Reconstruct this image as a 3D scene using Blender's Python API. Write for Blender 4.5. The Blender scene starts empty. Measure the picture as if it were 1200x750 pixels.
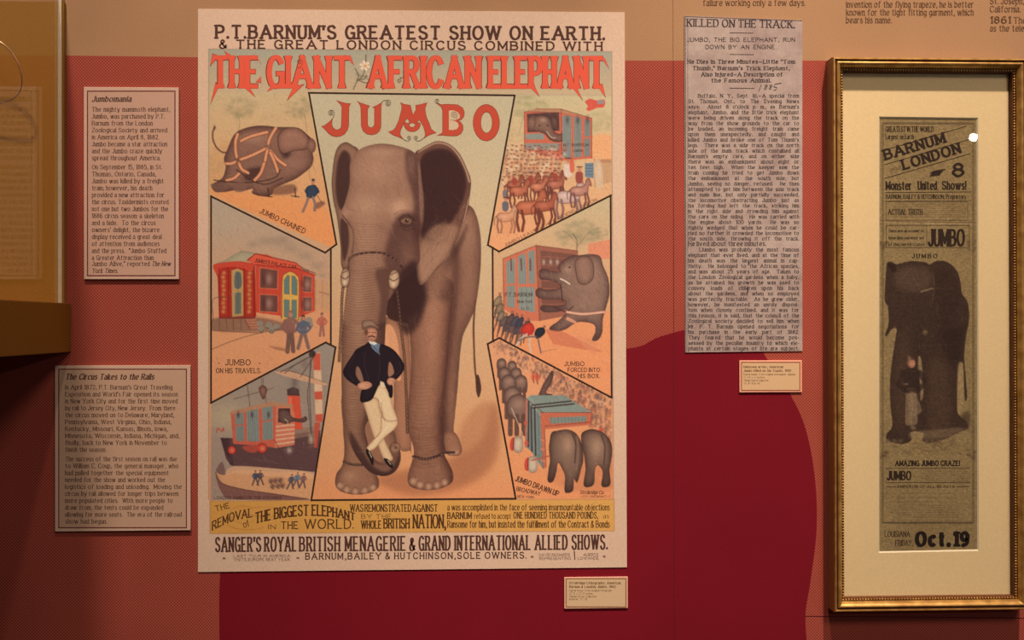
import bpy, bmesh, math, random
import numpy as np
from mathutils import Vector, Matrix

# ---------------------------------------------------------------- camera
SC = bpy.context.scene
CAM_D, CAM_Z, FPX = 1.85, 1.5, 1300.0
YAW, PITCH, ROLL = [math.radians(a) for a in (2.252, 0.2055, 0.1105)]
def _rot(yaw, pitch, roll):
    cy, sy, cp, sp, cr, sr = math.cos(yaw), math.sin(yaw), math.cos(pitch), math.sin(pitch), math.cos(roll), math.sin(roll)
    return np.array([[cy, sy, 0], [-sy, cy, 0], [0, 0, 1]]) @ np.array([[1, 0, 0], [0, cp, -sp], [0, sp, cp]]) @ np.array([[cr, 0, sr], [0, 1, 0], [-sr, 0, cr]])
CM = _rot(YAW, PITCH, ROLL)
cam_data = bpy.data.cameras.new('camera'); cam = bpy.data.objects.new('camera', cam_data)
SC.collection.objects.link(cam)
cam_data.sensor_width = 36; cam_data.lens = 36 * FPX / 1200; cam_data.clip_start = 0.02
cam.matrix_world = Matrix([[CM[0, 0], CM[0, 2], -CM[0, 1], 0], [CM[1, 0], CM[1, 2], -CM[1, 1], -CAM_D], [CM[2, 0], CM[2, 2], -CM[2, 1], CAM_Z], [0, 0, 0, 1]])
SC.camera = cam
PX = CAM_D / FPX                                   # metres on the wall per photograph pixel

# ---------------------------------------------------------------- world, exposure, lamps
SC.view_settings.view_transform = 'Standard'; SC.view_settings.look = 'None'
SC.view_settings.exposure = 0.0; SC.view_settings.gamma = 1.0
try: SC.view_settings.use_curve_mapping = False
except Exception: pass
W = bpy.data.worlds.new('gallery_air'); SC.world = W; W.use_nodes = True
W.node_tree.nodes['Background'].inputs[0].default_value = (0.60, 0.34, 0.22, 1)
W.node_tree.nodes['Background'].inputs[1].default_value = 0.075
def lamp_spot(name, loc, aim, power, size, angle, blend, col=(1.0, 0.675, 0.475)):
    d = bpy.data.lights.new(name, 'SPOT'); d.energy = power; d.shadow_soft_size = size
    d.spot_size = math.radians(angle); d.spot_blend = blend; d.color = col
    o = bpy.data.objects.new(name, d); SC.collection.objects.link(o); o.location = loc
    o.rotation_euler = (Vector(aim) - Vector(loc)).to_track_quat('-Z', 'Y').to_euler()
    return o
def lamp_area(name, loc, aim, power, size, col=(1.0, 0.675, 0.475), spread=180, shape='DISK'):
    d = bpy.data.lights.new(name, 'AREA'); d.energy = power; d.shape = shape; d.size = size; d.color = col
    d.spread = math.radians(spread)
    o = bpy.data.objects.new(name, d); SC.collection.objects.link(o); o.location = loc
    o.rotation_euler = (Vector(aim) - Vector(loc)).to_track_quat('-Z', 'Y').to_euler()
    return o
lamp_spot('track_spot_poster', (0.16, -1.75, 4.8), (0.10, 0, 1.36), 307, 0.09, 29, 1.0)
lamp_spot('track_spot_frame', (1.05, -1.75, 4.8), (0.74, 0, 1.32), 715, 0.07, 32, 1.0)
lamp_spot('track_spot_left', (-0.86, -1.6, 4.6), (-0.52, 0, 1.76), 430, 0.11, 28, 1.0)
lamp_area('gallery_bounce', (1.9, -4.0, 4.4), (0.75, 0, 1.3), 19, 1.2, spread=100)

# ---------------------------------------------------------------- helpers
def P(x, y, h=0.0):
    """photograph pixel(s) -> point(s) on the plane h metres in front of the wall"""
    x = np.asarray(x, float); y = np.asarray(y, float)
    v = np.stack([x - 600, np.full_like(x, FPX), 375 - y], -1) @ CM.T
    t = (CAM_D - h) / v[..., 1]
    return np.stack([v[..., 0] * t, np.full_like(x, -h), CAM_Z + v[..., 2] * t], -1)
def lin(c):
    c = np.asarray(c, float) / 255.0
    return np.where(c <= 0.04045, c / 12.92, ((c + 0.055) / 1.055) ** 2.4)
KW = np.array([1.05, 0.74, 0.55])                  # warm lamp light on a white sheet: turns a colour seen under it into a surface colour
def alb(c):
    return np.clip(lin(c) / KW, 0.0015, 0.92)
def link(o, parent=None):
    SC.collection.objects.link(o)
    if parent is not None: o.parent = parent
    return o
def tag(o, label=None, cat=None, group=None, kind=None):
    for k, v in (('label', label), ('category', cat), ('group', group), ('kind', kind)):
        if v: o[k] = v
    return o
def empty(name, loc, label, cat, group=None):
    o = bpy.data.objects.new(name, None); SC.collection.objects.link(o); o.location = loc; o.empty_display_size = 0.02
    return tag(o, label, cat, group)
def mesh_obj(name, V, F, mat, parent=None, smooth=False):
    """V are world coordinates; the object is moved so that its origin is the parent's"""
    V = np.asarray(V, float)
    off = np.array(parent.location) if parent is not None else np.zeros(3)
    me = bpy.data.meshes.new(name)
    F = list(F) if not isinstance(F, np.ndarray) else F
    V = V - off
    me.vertices.add(len(V)); me.vertices.foreach_set('co', V.astype(np.float32).ravel())
    if isinstance(F, np.ndarray):
        n, k = F.shape
        me.loops.add(n * k); me.loops.foreach_set('vertex_index', F.astype(np.int32).ravel())
        me.polygons.add(n); me.polygons.foreach_set('loop_start', np.arange(0, n * k, k, dtype=np.int32))
        me.polygons.foreach_set('loop_total', np.full(n, k, dtype=np.int32))
    else:
        tot = [len(f) for f in F]; flat = [i for f in F for i in f]
        me.loops.add(len(flat)); me.loops.foreach_set('vertex_index', flat)
        me.polygons.add(len(F)); me.polygons.foreach_set('loop_start', np.concatenate([[0], np.cumsum(tot)[:-1]]).astype(np.int32))
        me.polygons.foreach_set('loop_total', tot)
    me.polygons.foreach_set('use_smooth', [bool(smooth)] * len(me.polygons))
    me.update(calc_edges=True); me.validate()
    if mat: me.materials.append(mat)
    o = bpy.data.objects.new(name, me)
    return link(o, parent)
def box_vf(lo, hi):
    x0, y0, z0 = lo; x1, y1, z1 = hi
    V = [(x0, y0, z0), (x1, y0, z0), (x1, y1, z0), (x0, y1, z0), (x0, y0, z1), (x1, y0, z1), (x1, y1, z1), (x0, y1, z1)]
    F = [(0, 3, 2, 1), (4, 5, 6, 7), (0, 1, 5, 4), (1, 2, 6, 5), (2, 3, 7, 6), (3, 0, 4, 7)]
    return V, F
def box_obj(name, lo, hi, mat, parent=None, bevel=0.0):
    V, F = box_vf(lo, hi); o = mesh_obj(name, V, F, mat, parent)
    if bevel:
        m = o.modifiers.new('bevel', 'BEVEL'); m.width = bevel; m.segments = 2; m.limit_method = 'ANGLE'
    return o
# materials
def new_mat(name):
    m = bpy.data.materials.new(name); m.use_nodes = True
    nt = m.node_tree; b = nt.nodes['Principled BSDF']
    return m, nt, b
def add(nt, kind, **kw):
    n = nt.nodes.new(kind)
    for k, v in kw.items(): setattr(n, k, v)
    return n
def grain_mat(name, col, rough=0.8, var=0.06, scale=600, metallic=0.0, bump=0.0, big=0.0, bigscale=4.0, spec=0.3):
    """procedural: plain colour with fine grain and optional large mottling"""
    m, nt, b = new_mat(name); L = nt.links
    tc = add(nt, 'ShaderNodeTexCoord')
    n1 = add(nt, 'ShaderNodeTexNoise'); n1.inputs['Scale'].default_value = scale; n1.inputs['Detail'].default_value = 2
    n2 = add(nt, 'ShaderNodeTexNoise'); n2.inputs['Scale'].default_value = bigscale; n2.inputs['Detail'].default_value = 3
    L.new(tc.outputs['Object'], n1.inputs['Vector']); L.new(tc.outputs['Object'], n2.inputs['Vector'])
    r1 = add(nt, 'ShaderNodeMapRange'); r1.inputs['From Min'].default_value = .25; r1.inputs['From Max'].default_value = .75
    r1.inputs['To Min'].default_value = 1 - var; r1.inputs['To Max'].default_value = 1 + var
    r2 = add(nt, 'ShaderNodeMapRange'); r2.inputs['From Min'].default_value = .3; r2.inputs['From Max'].default_value = .7
    r2.inputs['To Min'].default_value = 1 - big; r2.inputs['To Max'].default_value = 1 + big
    L.new(n1.outputs['Fac'], r1.inputs['Value']); L.new(n2.outputs['Fac'], r2.inputs['Value'])
    mu = add(nt, 'ShaderNodeMath', operation='MULTIPLY'); L.new(r1.outputs[0], mu.inputs[0]); L.new(r2.outputs[0], mu.inputs[1])
    vm = add(nt, 'ShaderNodeVectorMath', operation='SCALE'); vm.inputs[0].default_value = tuple(float(v) for v in col)
    L.new(mu.outputs[0], vm.inputs['Scale']); L.new(vm.outputs[0], b.inputs['Base Color'])
    b.inputs['Roughness'].default_value = rough; b.inputs['Metallic'].default_value = metallic
    b.inputs['Specular IOR Level'].default_value = spec
    if bump:
        bp = add(nt, 'ShaderNodeBump'); bp.inputs['Strength'].default_value = bump; bp.inputs['Distance'].default_value = 0.001
        L.new(n1.outputs['Fac'], bp.inputs['Height']); L.new(bp.outputs[0], b.inputs['Normal'])
    return m
def weave_mat(name, ca, cb, period, amt=1.0, rough=0.85, grain=0.10, big=0.06):
    """halftone / woven print: two crossing diagonal waves mixing two colours"""
    m, nt, b = new_mat(name); L = nt.links
    tc = add(nt, 'ShaderNodeTexCoord'); sp = add(nt, 'ShaderNodeSeparateXYZ'); L.new(tc.outputs['Object'], sp.inputs[0])
    def wave(sx, sz):
        a = add(nt, 'ShaderNodeMath', operation='MULTIPLY'); a.inputs[1].default_value = sx * 2 * math.pi / period; L.new(sp.outputs['X'], a.inputs[0])
        c = add(nt, 'ShaderNodeMath', operation='MULTIPLY_ADD'); c.inputs[1].default_value = sz * 2 * math.pi / period
        L.new(sp.outputs['Z'], c.inputs[0]); L.new(a.outputs[0], c.inputs[2])
        s = add(nt, 'ShaderNodeMath', operation='SINE'); L.new(c.outputs[0], s.inputs[0]); return s
    w1, w2 = wave(0.72, 0.70), wave(0.69, -0.73)
    ad = add(nt, 'ShaderNodeMath', operation='ADD'); L.new(w1.outputs[0], ad.inputs[0]); L.new(w2.outputs[0], ad.inputs[1])
    mr = add(nt, 'ShaderNodeMapRange'); mr.inputs['From Min'].default_value = -1.2; mr.inputs['From Max'].default_value = 1.6
    mr.inputs['To Min'].default_value = .5 - .5 * amt; mr.inputs['To Max'].default_value = .5 + .5 * amt
    L.new(ad.outputs[0], mr.inputs['Value'])
    mx = add(nt, 'ShaderNodeMix', data_type='RGBA'); L.new(mr.outputs[0], mx.inputs['Factor'])
    mx.inputs['A'].default_value = (*[float(v) for v in ca], 1); mx.inputs['B'].default_value = (*[float(v) for v in cb], 1)
    n1 = add(nt, 'ShaderNodeTexNoise'); n1.inputs['Scale'].default_value = 420; n1.inputs['Detail'].default_value = 3; L.new(tc.outputs['Object'], n1.inputs['Vector'])
    n2 = add(nt, 'ShaderNodeTexNoise'); n2.inputs['Scale'].default_value = 5; L.new(tc.outputs['Object'], n2.inputs['Vector'])
    r1 = add(nt, 'ShaderNodeMapRange'); r1.inputs['From Min'].default_value = .25; r1.inputs['From Max'].default_value = .75
    r1.inputs['To Min'].default_value = 1 - grain; r1.inputs['To Max'].default_value = 1 + grain; L.new(n1.outputs['Fac'], r1.inputs['Value'])
    r2 = add(nt, 'ShaderNodeMapRange'); r2.inputs['From Min'].default_value = .3; r2.inputs['From Max'].default_value = .7
    r2.inputs['To Min'].default_value = 1 - big; r2.inputs['To Max'].default_value = 1 + big; L.new(n2.outputs['Fac'], r2.inputs['Value'])
    mu = add(nt, 'ShaderNodeMath', operation='MULTIPLY'); L.new(r1.outputs[0], mu.inputs[0]); L.new(r2.outputs[0], mu.inputs[1])
    vm = add(nt, 'ShaderNodeVectorMath', operation='SCALE'); L.new(mx.outputs['Result'], vm.inputs[0]); L.new(mu.outputs[0], vm.inputs['Scale'])
    L.new(vm.outputs[0], b.inputs['Base Color']); b.inputs['Roughness'].default_value = rough; b.inputs['Specular IOR Level'].default_value = 0.2
    return m
def print_mat(name, rough=0.75, grain=0.07, scale=700, cloth=False):
    """printed sheet: colours come from the sheet's own printed colour attribute, with paper grain"""
    m, nt, b = new_mat(name); L = nt.links
    at = add(nt, 'ShaderNodeAttribute'); at.attribute_name = 'print_colour'
    tc = add(nt, 'ShaderNodeTexCoord')
    n1 = add(nt, 'ShaderNodeTexNoise'); n1.inputs['Scale'].default_value = scale; n1.inputs['Detail'].default_value = 3
    mp = add(nt, 'ShaderNodeMapping'); L.new(tc.outputs['Object'], mp.inputs['Vector']); L.new(mp.outputs[0], n1.inputs['Vector'])
    if cloth: mp.inputs['Scale'].default_value = (0.35, 1, 1)
    r1 = add(nt, 'ShaderNodeMapRange'); r1.inputs['From Min'].default_value = .25; r1.inputs['From Max'].default_value = .75
    r1.inputs['To Min'].default_value = 1 - grain; r1.inputs['To Max'].default_value = 1 + grain; L.new(n1.outputs['Fac'], r1.inputs['Value'])
    vm = add(nt, 'ShaderNodeVectorMath', operation='SCALE'); L.new(at.outputs['Color'], vm.inputs[0]); L.new(r1.outputs[0], vm.inputs['Scale'])
    L.new(vm.outputs[0], b.inputs['Base Color']); b.inputs['Roughness'].default_value = rough; b.inputs['Specular IOR Level'].default_value = 0.2
    return m
def clear_mat(name, ior=1.49, tint=(1, 1, 1)):
    """thin clear sheet: see-through plus a Fresnel mirror reflection"""
    m = bpy.data.materials.new(name); m.use_nodes = True; nt = m.node_tree; L = nt.links
    nt.nodes.remove(nt.nodes['Principled BSDF']); out = nt.nodes['Material Output']
    t = add(nt, 'ShaderNodeBsdfTransparent'); t.inputs[0].default_value = (*tint, 1)
    g = add(nt, 'ShaderNodeBsdfGlossy'); g.inputs['Roughness'].default_value = 0.0
    f = add(nt, 'ShaderNodeFresnel'); ge = add(nt, 'ShaderNodeNewGeometry')
    mi_ = add(nt, 'ShaderNodeMath', operation='MULTIPLY_ADD'); mi_.inputs[1].default_value = 1 / ior - ior; mi_.inputs[2].default_value = ior   # same ratio seen from either face of the thin sheet
    L.new(ge.outputs['Backfacing'], mi_.inputs[0]); L.new(mi_.outputs[0], f.inputs['IOR'])
    mx = add(nt, 'ShaderNodeMixShader'); L.new(f.outputs[0], mx.inputs[0]); L.new(t.outputs[0], mx.inputs[1]); L.new(g.outputs[0], mx.inputs[2])
    L.new(mx.outputs[0], out.inputs['Surface']); return m

# ---------------------------------------------------------------- lettering: a pen font of my own
G = {}
def _g(s):
    for ln in s.strip().splitlines():
        k, v = ln.split(None, 1); st = []
        for part in v.split('|'):
            part = part.strip(); t = part[0]
            st.append((t, np.array([[float(a) for a in p.split(',')] for p in part[1:].split()])))
        G[k] = st
_g('''
A l0,0 3,7 6,0|l1.1,2.4 4.9,2.4
B l1,0 1,7|c1,7 3.2,7 4.7,6.5 5.1,5.3 4.6,4.1 3.2,3.7 1,3.7|c1,3.7 3.4,3.7 5.1,3.2 5.6,1.9 5,.5 3.4,0 1,0
C c5.4,5.4 4.5,6.7 3,7.1 1.3,6.2 .5,3.5 1.3,.8 3,-.1 4.6,.4 5.5,1.7
D l1,0 1,7|c1,7 3.2,7 5,5.9 5.7,3.5 5,1.1 3.2,0 1,0
E l1,0 1,7|l1,7 5,7|l1,3.6 4.2,3.6|l1,0 5.2,0
F l1,0 1,7|l1,7 5,7|l1,3.6 4.2,3.6
G c5.3,5.5 4.4,6.7 3,7.1 1.3,6.2 .5,3.5 1.3,.8 3,-.1 4.6,.3 5.4,1.2|l5.4,0 5.4,3.1|l3.6,3.1 5.4,3.1
H l1,0 1,7|l5.4,0 5.4,7|l1,3.6 5.4,3.6
I l1,0 1,7
J l3.6,7 3.6,1.6|c3.6,1.6 3.3,.4 2.1,-.1 .8,.4 .4,1.6
K l1,0 1,7|l5.2,7 1,3|l2.4,4.3 5.6,0
L l1,0 1,7|l1,0 5,0
M l1,0 1,7|l1,7 3.8,1.2|l3.8,1.2 6.6,7|l6.6,7 6.6,0
N l1,0 1,7|l1,7 5.6,0|l5.6,0 5.6,7
O o3.2,7.1 5.2,6.1 6,3.5 5.2,.9 3.2,-.1 1.2,.9 .4,3.5 1.2,6.1
P l1,0 1,7|c1,7 3.4,7 4.9,6.4 5.4,5.1 4.9,3.8 3.4,3.2 1,3.2
Q o3.2,7.1 5.2,6.1 6,3.5 5.2,.9 3.2,-.1 1.2,.9 .4,3.5 1.2,6.1|l3.6,1.6 5.8,-.8
R l1,0 1,7|c1,7 3.4,7 4.8,6.5 5.2,5.3 4.7,4.1 3.4,3.6 1,3.6|l3.2,3.6 5.6,0
S c4.9,5.6 4,6.8 2.8,7.1 1.2,6.5 .8,5.3 1.4,4.2 2.9,3.6 4.5,2.9 5.1,1.7 4.5,.4 2.9,-.1 1.3,.4 .6,1.7
T l3,0 3,7|l.4,7 5.6,7
U l1,7 1,2.4|c1,2.4 1.4,.6 3.1,-.1 4.8,.6 5.2,2.4|l5.2,2.4 5.2,7
V l.2,7 3,0|l3,0 5.8,7
W l.2,7 2.2,0|l2.2,0 4.2,7|l4.2,7 6.2,0|l6.2,0 8.2,7
X l.6,0 5.2,7|l.6,7 5.4,0
Y l.2,7 3,3.4|l3,3.4 5.8,7|l3,3.4 3,0
Z l.8,7 5.2,7|l5.2,7 .6,0|l.6,0 5.2,0
a c.9,4.1 1.4,4.8 2.5,5.1 3.6,4.7 3.9,3.5|l3.9,3.5 3.9,0|c3.9,3 2,2.8 .8,2.1 .8,.8 1.9,0 3.1,.4 3.9,1.2
b l1,7 1,0|c1,3.8 2.5,5.1 4.1,4.2 4.5,2.5 4.1,.8 2.5,-.1 1,1
c c4.1,4 3.4,4.9 2.6,5.1 1.1,4.3 .5,2.5 1.1,.7 2.6,-.1 4.1,1
d l4,7 4,0|c4,3.8 2.5,5.1 1.1,4.2 .5,2.5 1.1,.8 2.5,-.1 4,1
e l.7,2.7 4.2,2.7|c4.2,2.7 3.9,4.4 2.5,5.1 1.1,4.3 .5,2.5 1.1,.7 2.6,-.1 4.1,1
f c3.6,6.7 2.7,7.1 1.8,6.4 1.6,5|l1.6,5 1.6,0|l.3,5 3.1,5
g l4,5 4,0|c4,0 3.7,-1.6 2.3,-2.1 .8,-1.6|c4,3.8 2.5,5.1 1.1,4.2 .6,2.7 1.1,1.1 2.5,.3 4,1.3
h l1,7 1,0|c1,3.6 2.4,5.1 3.7,4.5 4,3.2|l4,3.2 4,0
i l1,5 1,0|d1,6.6
j l1.6,5 1.6,-.6|c1.6,-.6 1.2,-1.8 0,-2|d1.6,6.6
k l1,7 1,0|l4,5 1,2.1|l2,3 4.3,0
l l1,7 1,0
m l1,5 1,0|c1,3.6 2.2,5.1 3.4,4.5 3.7,3.2|l3.7,3.2 3.7,0|c3.7,3.6 4.9,5.1 6.1,4.5 6.4,3.2|l6.4,3.2 6.4,0
n l1,5 1,0|c1,3.6 2.4,5.1 3.7,4.5 4,3.2|l4,3.2 4,0
o o2.5,5.1 4,4.3 4.6,2.5 4,.7 2.5,-.1 1,.7 .4,2.5 1,4.3
p l1,5 1,-2|c1,3.8 2.5,5.1 4.1,4.2 4.5,2.5 4.1,.8 2.5,-.1 1,1
q l4,5 4,-2|c4,3.8 2.5,5.1 1.1,4.2 .5,2.5 1.1,.8 2.5,-.1 4,1
r l1,5 1,0|c1,3.3 1.8,4.7 2.8,5.1 3.5,4.6
s c3.6,4.2 2.4,5.1 1,4.5 1.1,3.2 2.4,2.6 3.7,1.9 3.6,.5 2.3,-.1 .7,.8
t l1.6,6.5 1.6,1.2|c1.6,1.2 2,.1 3.3,.4|l.4,5 3.1,5
u l1,5 1,1.8|c1,1.8 1.4,.3 2.5,-.1 4,1.3|l4,5 4,0
v l.3,5 2.4,0|l2.4,0 4.5,5
w l.3,5 1.9,0|l1.9,0 3.4,5|l3.4,5 4.9,0|l4.9,0 6.5,5
x l.6,0 4.1,5|l.5,5 4.3,0
y l.3,5 2.5,0|l4.6,5 2.2,-1|c2.2,-1 1.6,-2 .6,-1.9
z l.7,5 4,5|l4,5 .5,0|l.5,0 4.1,0
0 o2.8,7.1 4.5,6.1 5.1,3.5 4.5,.9 2.8,-.1 1.1,.9 .5,3.5 1.1,6.1
1 l2.2,0 2.2,7|l2.2,7 .9,5.9
2 c.8,5.3 1.3,6.6 2.6,7.1 4.1,6.4 4.4,5 3.6,3.3 .7,0|l.7,0 4.7,0
3 c.8,6 2.4,7.1 4,6.5 4.2,5.1 3.4,4 2.2,3.7|c2.2,3.7 3.9,3.4 4.7,2 4,.4 2.3,-.1 .6,.9
4 l3.8,0 3.8,7|l3.8,7 .4,2|l.4,2 5,2
5 l1.2,7 4.4,7|l1.2,7 1,3.9|c1,3.9 2.6,4.4 4.2,3.7 4.7,2.1 3.9,.5 2.3,-.1 .6,.7
6 c4.3,6.3 3,7.1 1.4,6 .6,3.6 .8,1.2 2.6,-.1 4.3,.8 4.7,2.2 4,3.8 2.6,4.2 .8,3
7 l.6,7 4.8,7|l4.8,7 2.2,0
8 o2.7,3.8 4.1,4.5 4.3,5.8 2.7,7.1 1.1,5.8 1.3,4.5|o2.7,3.8 4.3,3.1 4.8,1.7 2.7,-.1 .6,1.7 1.1,3.1
9 c1,.8 2.3,-.1 4,1 4.7,3.4 4.5,5.8 2.8,7.1 1.1,6.2 .7,4.8 1.4,3.3 2.8,2.8 4.5,4
. d.6,.3
, d.7,.4|c.9,.3 .9,-.7 .2,-1.4
' l.5,7 .4,5.2
" l.5,7 .4,5.2|l1.9,7 1.8,5.2
- l.2,2.6 2.2,2.6
_ l0,2.6 5.6,2.6
: d.6,.4|d.6,3.9
; d.6,.4|d.6,3.9|c.8,.3 .8,-.7 .2,-1.2
! l.8,7 .8,2.2|d.8,.3
& c5.4,0 4,1.4 1.9,4.6 1.6,6 2.6,7.1 3.6,6.1 3.1,4.7 1.3,3.2 .6,1.6 1.4,.1 3,-.1 4.4,1 5.2,3
[ l2,7.3 .8,7.3|l.8,7.3 .8,-1|l.8,-1 2,-1
* l1.4,1.4 1.4,5|l0,2.2 2.8,4.2|l0,4.2 2.8,2.2
+ l1.4,2.2 1.4,4.6|l.2,3.4 2.6,3.4
''')
def smooth(p, closed=False, n=5):
    p = np.asarray(p, float)
    if len(p) < 3 and not closed: return p
    q = np.vstack([p[-1], p, p[0], p[1]]) if closed else np.vstack([2 * p[0] - p[1], p, 2 * p[-1] - p[-2]])
    out = []; m = len(p) if closed else len(p) - 1
    t = np.linspace(0, 1, n, endpoint=False)[:, None]
    for i in range(m):
        a, b, c, d = q[i], q[i + 1], q[i + 2], q[i + 3]
        out.append(.5 * ((2 * b) + (-a + c) * t + (2 * a - 5 * b + 4 * c - d) * t ** 2 + (-a + 3 * b - 3 * c + d) * t ** 3))
    out.append(p[:1] if closed else p[-1:])
    return np.vstack(out)
class Ink:
    """collects flat printed shapes in photograph pixels, then lays them on a sheet h metres off the wall"""
    def __init__(s): s.V = []; s.F = []; s.n = 0; s.Z = []; s.c = 0
    def _lift(s, n): s.c = (s.c + 1) % 61; s.Z.extend([s.c * 1.2e-6] * n)          # overlapping strokes lie microns apart, like ink over ink
    def face(s, pts):
        p = np.asarray(pts, float); q = np.roll(p, -1, 0)
        if np.sum(p[:, 0] * q[:, 1] - q[:, 0] * p[:, 1]) > 0: p = p[::-1]
        s.V.extend([tuple(v) for v in p]); s.F.append(list(range(s.n, s.n + len(p)))); s.n += len(p); s._lift(len(p))
    def ribbon(s, pts, wid, warp=None):
        p = np.asarray(pts, float); w = np.asarray(wid, float) * np.ones(len(p))
        t = np.gradient(p, axis=0); L = np.hypot(t[:, 0], t[:, 1]) + 1e-9; nrm = np.stack([-t[:, 1] / L, t[:, 0] / L], -1)
        a = p + nrm * w[:, None] / 2; b = p - nrm * w[:, None] / 2
        if warp is not None: a = warp(a); b = warp(b)
        base = s.n
        for i in range(len(p)): s.V.append(tuple(a[i])); s.V.append(tuple(b[i]))
        s.n += 2 * len(p); s._lift(2 * len(p))
        for i in range(len(p) - 1):
            c = np.array([a[i], b[i], b[i + 1], a[i + 1]]); d = np.roll(c, -1, 0); f = [base + 2 * i, base + 2 * i + 1, base + 2 * i + 3, base + 2 * i + 2]
            s.F.append(f if np.sum(c[:, 0] * d[:, 1] - d[:, 0] * c[:, 1]) < 0 else f[::-1])
    def line(s, pts, w, sm=False, closed=False):
        p = np.asarray(pts, float)
        if sm: s.ribbon(smooth(p, closed), w); return
        if closed: p = np.vstack([p, p[0]])
        for a, b in zip(p[:-1], p[1:]):
            d = (b - a) / (np.hypot(*(b - a)) + 1e-9) * w / 2; s.ribbon([a - d, b + d], w)
    def frame(s, x0, y0, x1, y1, w): s.line([(x0, y0), (x1, y0), (x1, y1), (x0, y1)], w, closed=True)
    def text(s, txt, x0, x1, y, h, bold=1.0, thin=.45, serif=0.9, slab=.45, fit='stretch', it=0.0, gap=1.25, space=3.0, warp=None, nseg=3, flare=0):
        """cap height h px on baseline y; fills x0..x1 ('stretch' scales, 'just' widens the spaces, 'left' keeps its own width)"""
        th_ = max(slab if serif > 0 and not flare else 0, .8 * bold * thin); k = h / (7.0 + th_); y = y - th_ * k / 2; items = []; pen = 0.0; nsp = 0
        for ch in txt:
            if ch == ' ': pen += space; nsp += 1; continue
            if ch not in G: continue
            st = G[ch]; mn = min(q[:, 0].min() for _, q in st); mx = max(q[:, 0].max() for _, q in st)
            items.append((ch, pen - mn, nsp)); pen += (mx - mn) + gap + bold * .7
        nat = (pen - gap) * k; extra = 0.0; kx = k
        if x1 is not None:
            if fit == 'just' and nsp and nat < (x1 - x0): extra = (x1 - x0 - nat) / nsp
            elif fit == 'left' and nat <= (x1 - x0): pass
            else: kx = k * (x1 - x0) / nat
        W1, W0 = bold * k, bold * thin * k
        def put(q):                                     # px -> slanted
            q = np.asarray(q, float)
            if it: q = q + np.stack([(y - q[:, 1]) * it, 0 * q[:, 1]], -1)
            return warp(q) if warp is not None else q
        def wof(p):
            t = np.gradient(p, axis=0) if len(p) > 2 else np.repeat([p[-1] - p[0]], len(p), 0)
            th = np.arctan2(-t[:, 1], t[:, 0]); return W0 + (W1 - W0) * np.abs(np.sin(th - .22))
        for ch, off, ns in items:
            ox = x0 + off * kx + extra * ns; lower = ch.islower(); strokes = G[ch]
            for t, q in strokes:
                p = np.stack([ox + q[:, 0] * kx, y - q[:, 1] * k], -1)
                if t == 'd':
                    r = max(W1 * .62, .1); c = p[0]; a = np.linspace(0, 2 * np.pi, 7)[:-1]
                    s.face(put(np.stack([c[0] + r * np.cos(a), c[1] + r * np.sin(a)], -1))); continue
                if t in 'co':
                    p = smooth(p, t == 'o', nseg); s.ribbon(p, wof(p), put); continue
                for a, b in zip(p[:-1], p[1:]):
                    seg = np.stack([a, b]); w = wof(seg); horiz = abs(b[0] - a[0]) > 2.2 * abs(b[1] - a[1])
                    d = (b - a) / (np.hypot(*(b - a)) + 1e-9)
                    e = w[0] / 2 * (0.9 if not horiz else .5)
                    if not horiz and len(p) == 2: e = W0 / 2
                    s.ribbon(np.stack([a - d * e, b + d * e]), w, put)
                if serif <= 0 and not flare: continue
                for end, oth in ((0, 1), (-1, -2)):
                    g0, g1 = q[end], q[oth]; pe = p[end]
                    hz = abs(g0[0] - g1[0]) > 1.6 * abs(g0[1] - g1[1])
                    sw = serif * k
                    if not hz and (abs(g0[1]) < .01 or abs(g0[1] - 7) < .01 or (lower and abs(g0[1] - 5) < .01) or g0[1] == -2):
                        lw = W1 / 2 + sw; rw = W1 / 2 + sw
                        if lower and g0[1] >= 5: rw = W1 / 2
                        if ch in 'MNVW' and (ch != 'W' or True):
                            touching = sum(1 for tt, qq in strokes for e2 in (0, -1) if np.hypot(*(qq[e2] - g0)) < .1) > 1
                            if touching and ch in 'VW': continue
                            if touching and ch in 'MN':
                                if g0[1] == 7 and ch == 'M': (lw, rw) = (lw, W1 / 2) if g0[0] < 3 else (W1 / 2, rw)
                                elif g0[1] == 7: rw = W1 / 2
                                else: continue
                        if flare:
                            up = -1 if g0[1] > 3 else 1; f = flare * k
                            s.face(put([(pe[0] - lw - f * .5, pe[1] + up * f), (pe[0], pe[1] + up * f * .1), (pe[0] + rw + f * .5, pe[1] + up * f), (pe[0] + W1 / 2, pe[1] - up * f * 1.6), (pe[0] - W1 / 2, pe[1] - up * f * 1.6)]))
                        else:
                            hh = slab * k / 2 * (1 if slab else 0)
                            s.ribbon(np.array([(pe[0] - lw, pe[1]), (pe[0] + rw, pe[1])]), max(2 * hh, W0 * .8), put)
                    elif hz and ch in 'EFLTZGz257':
                        if min(np.hypot(*(q2 - g0)) for t2, q2s in strokes if q2s is not q for q2 in q2s) < .2: continue
                        L_ = serif * k * 1.3; dirs = (1,) if g0[1] > 6 else ((-1,) if g0[1] < 1 else (1, -1))
                        for dd in dirs:
                            s.ribbon(np.array([(pe[0], pe[1] - dd * W0 * .4), (pe[0], pe[1] + dd * L_ * (1 if len(dirs) == 1 else .6))]), W1 * .45, put)
        return s
    def build(s, name, mat, parent, h):
        V = np.array(s.V); W3 = P(V[:, 0], V[:, 1], h); W3[:, 1] -= np.array(s.Z)
        return mesh_obj(name, W3, s.F, mat, parent)
def ink_mat(name, seen, rough=.7, var=.12, scale=500):
    return grain_mat(name, alb(seen), rough=rough, var=var, scale=scale, spec=.25)
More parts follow.
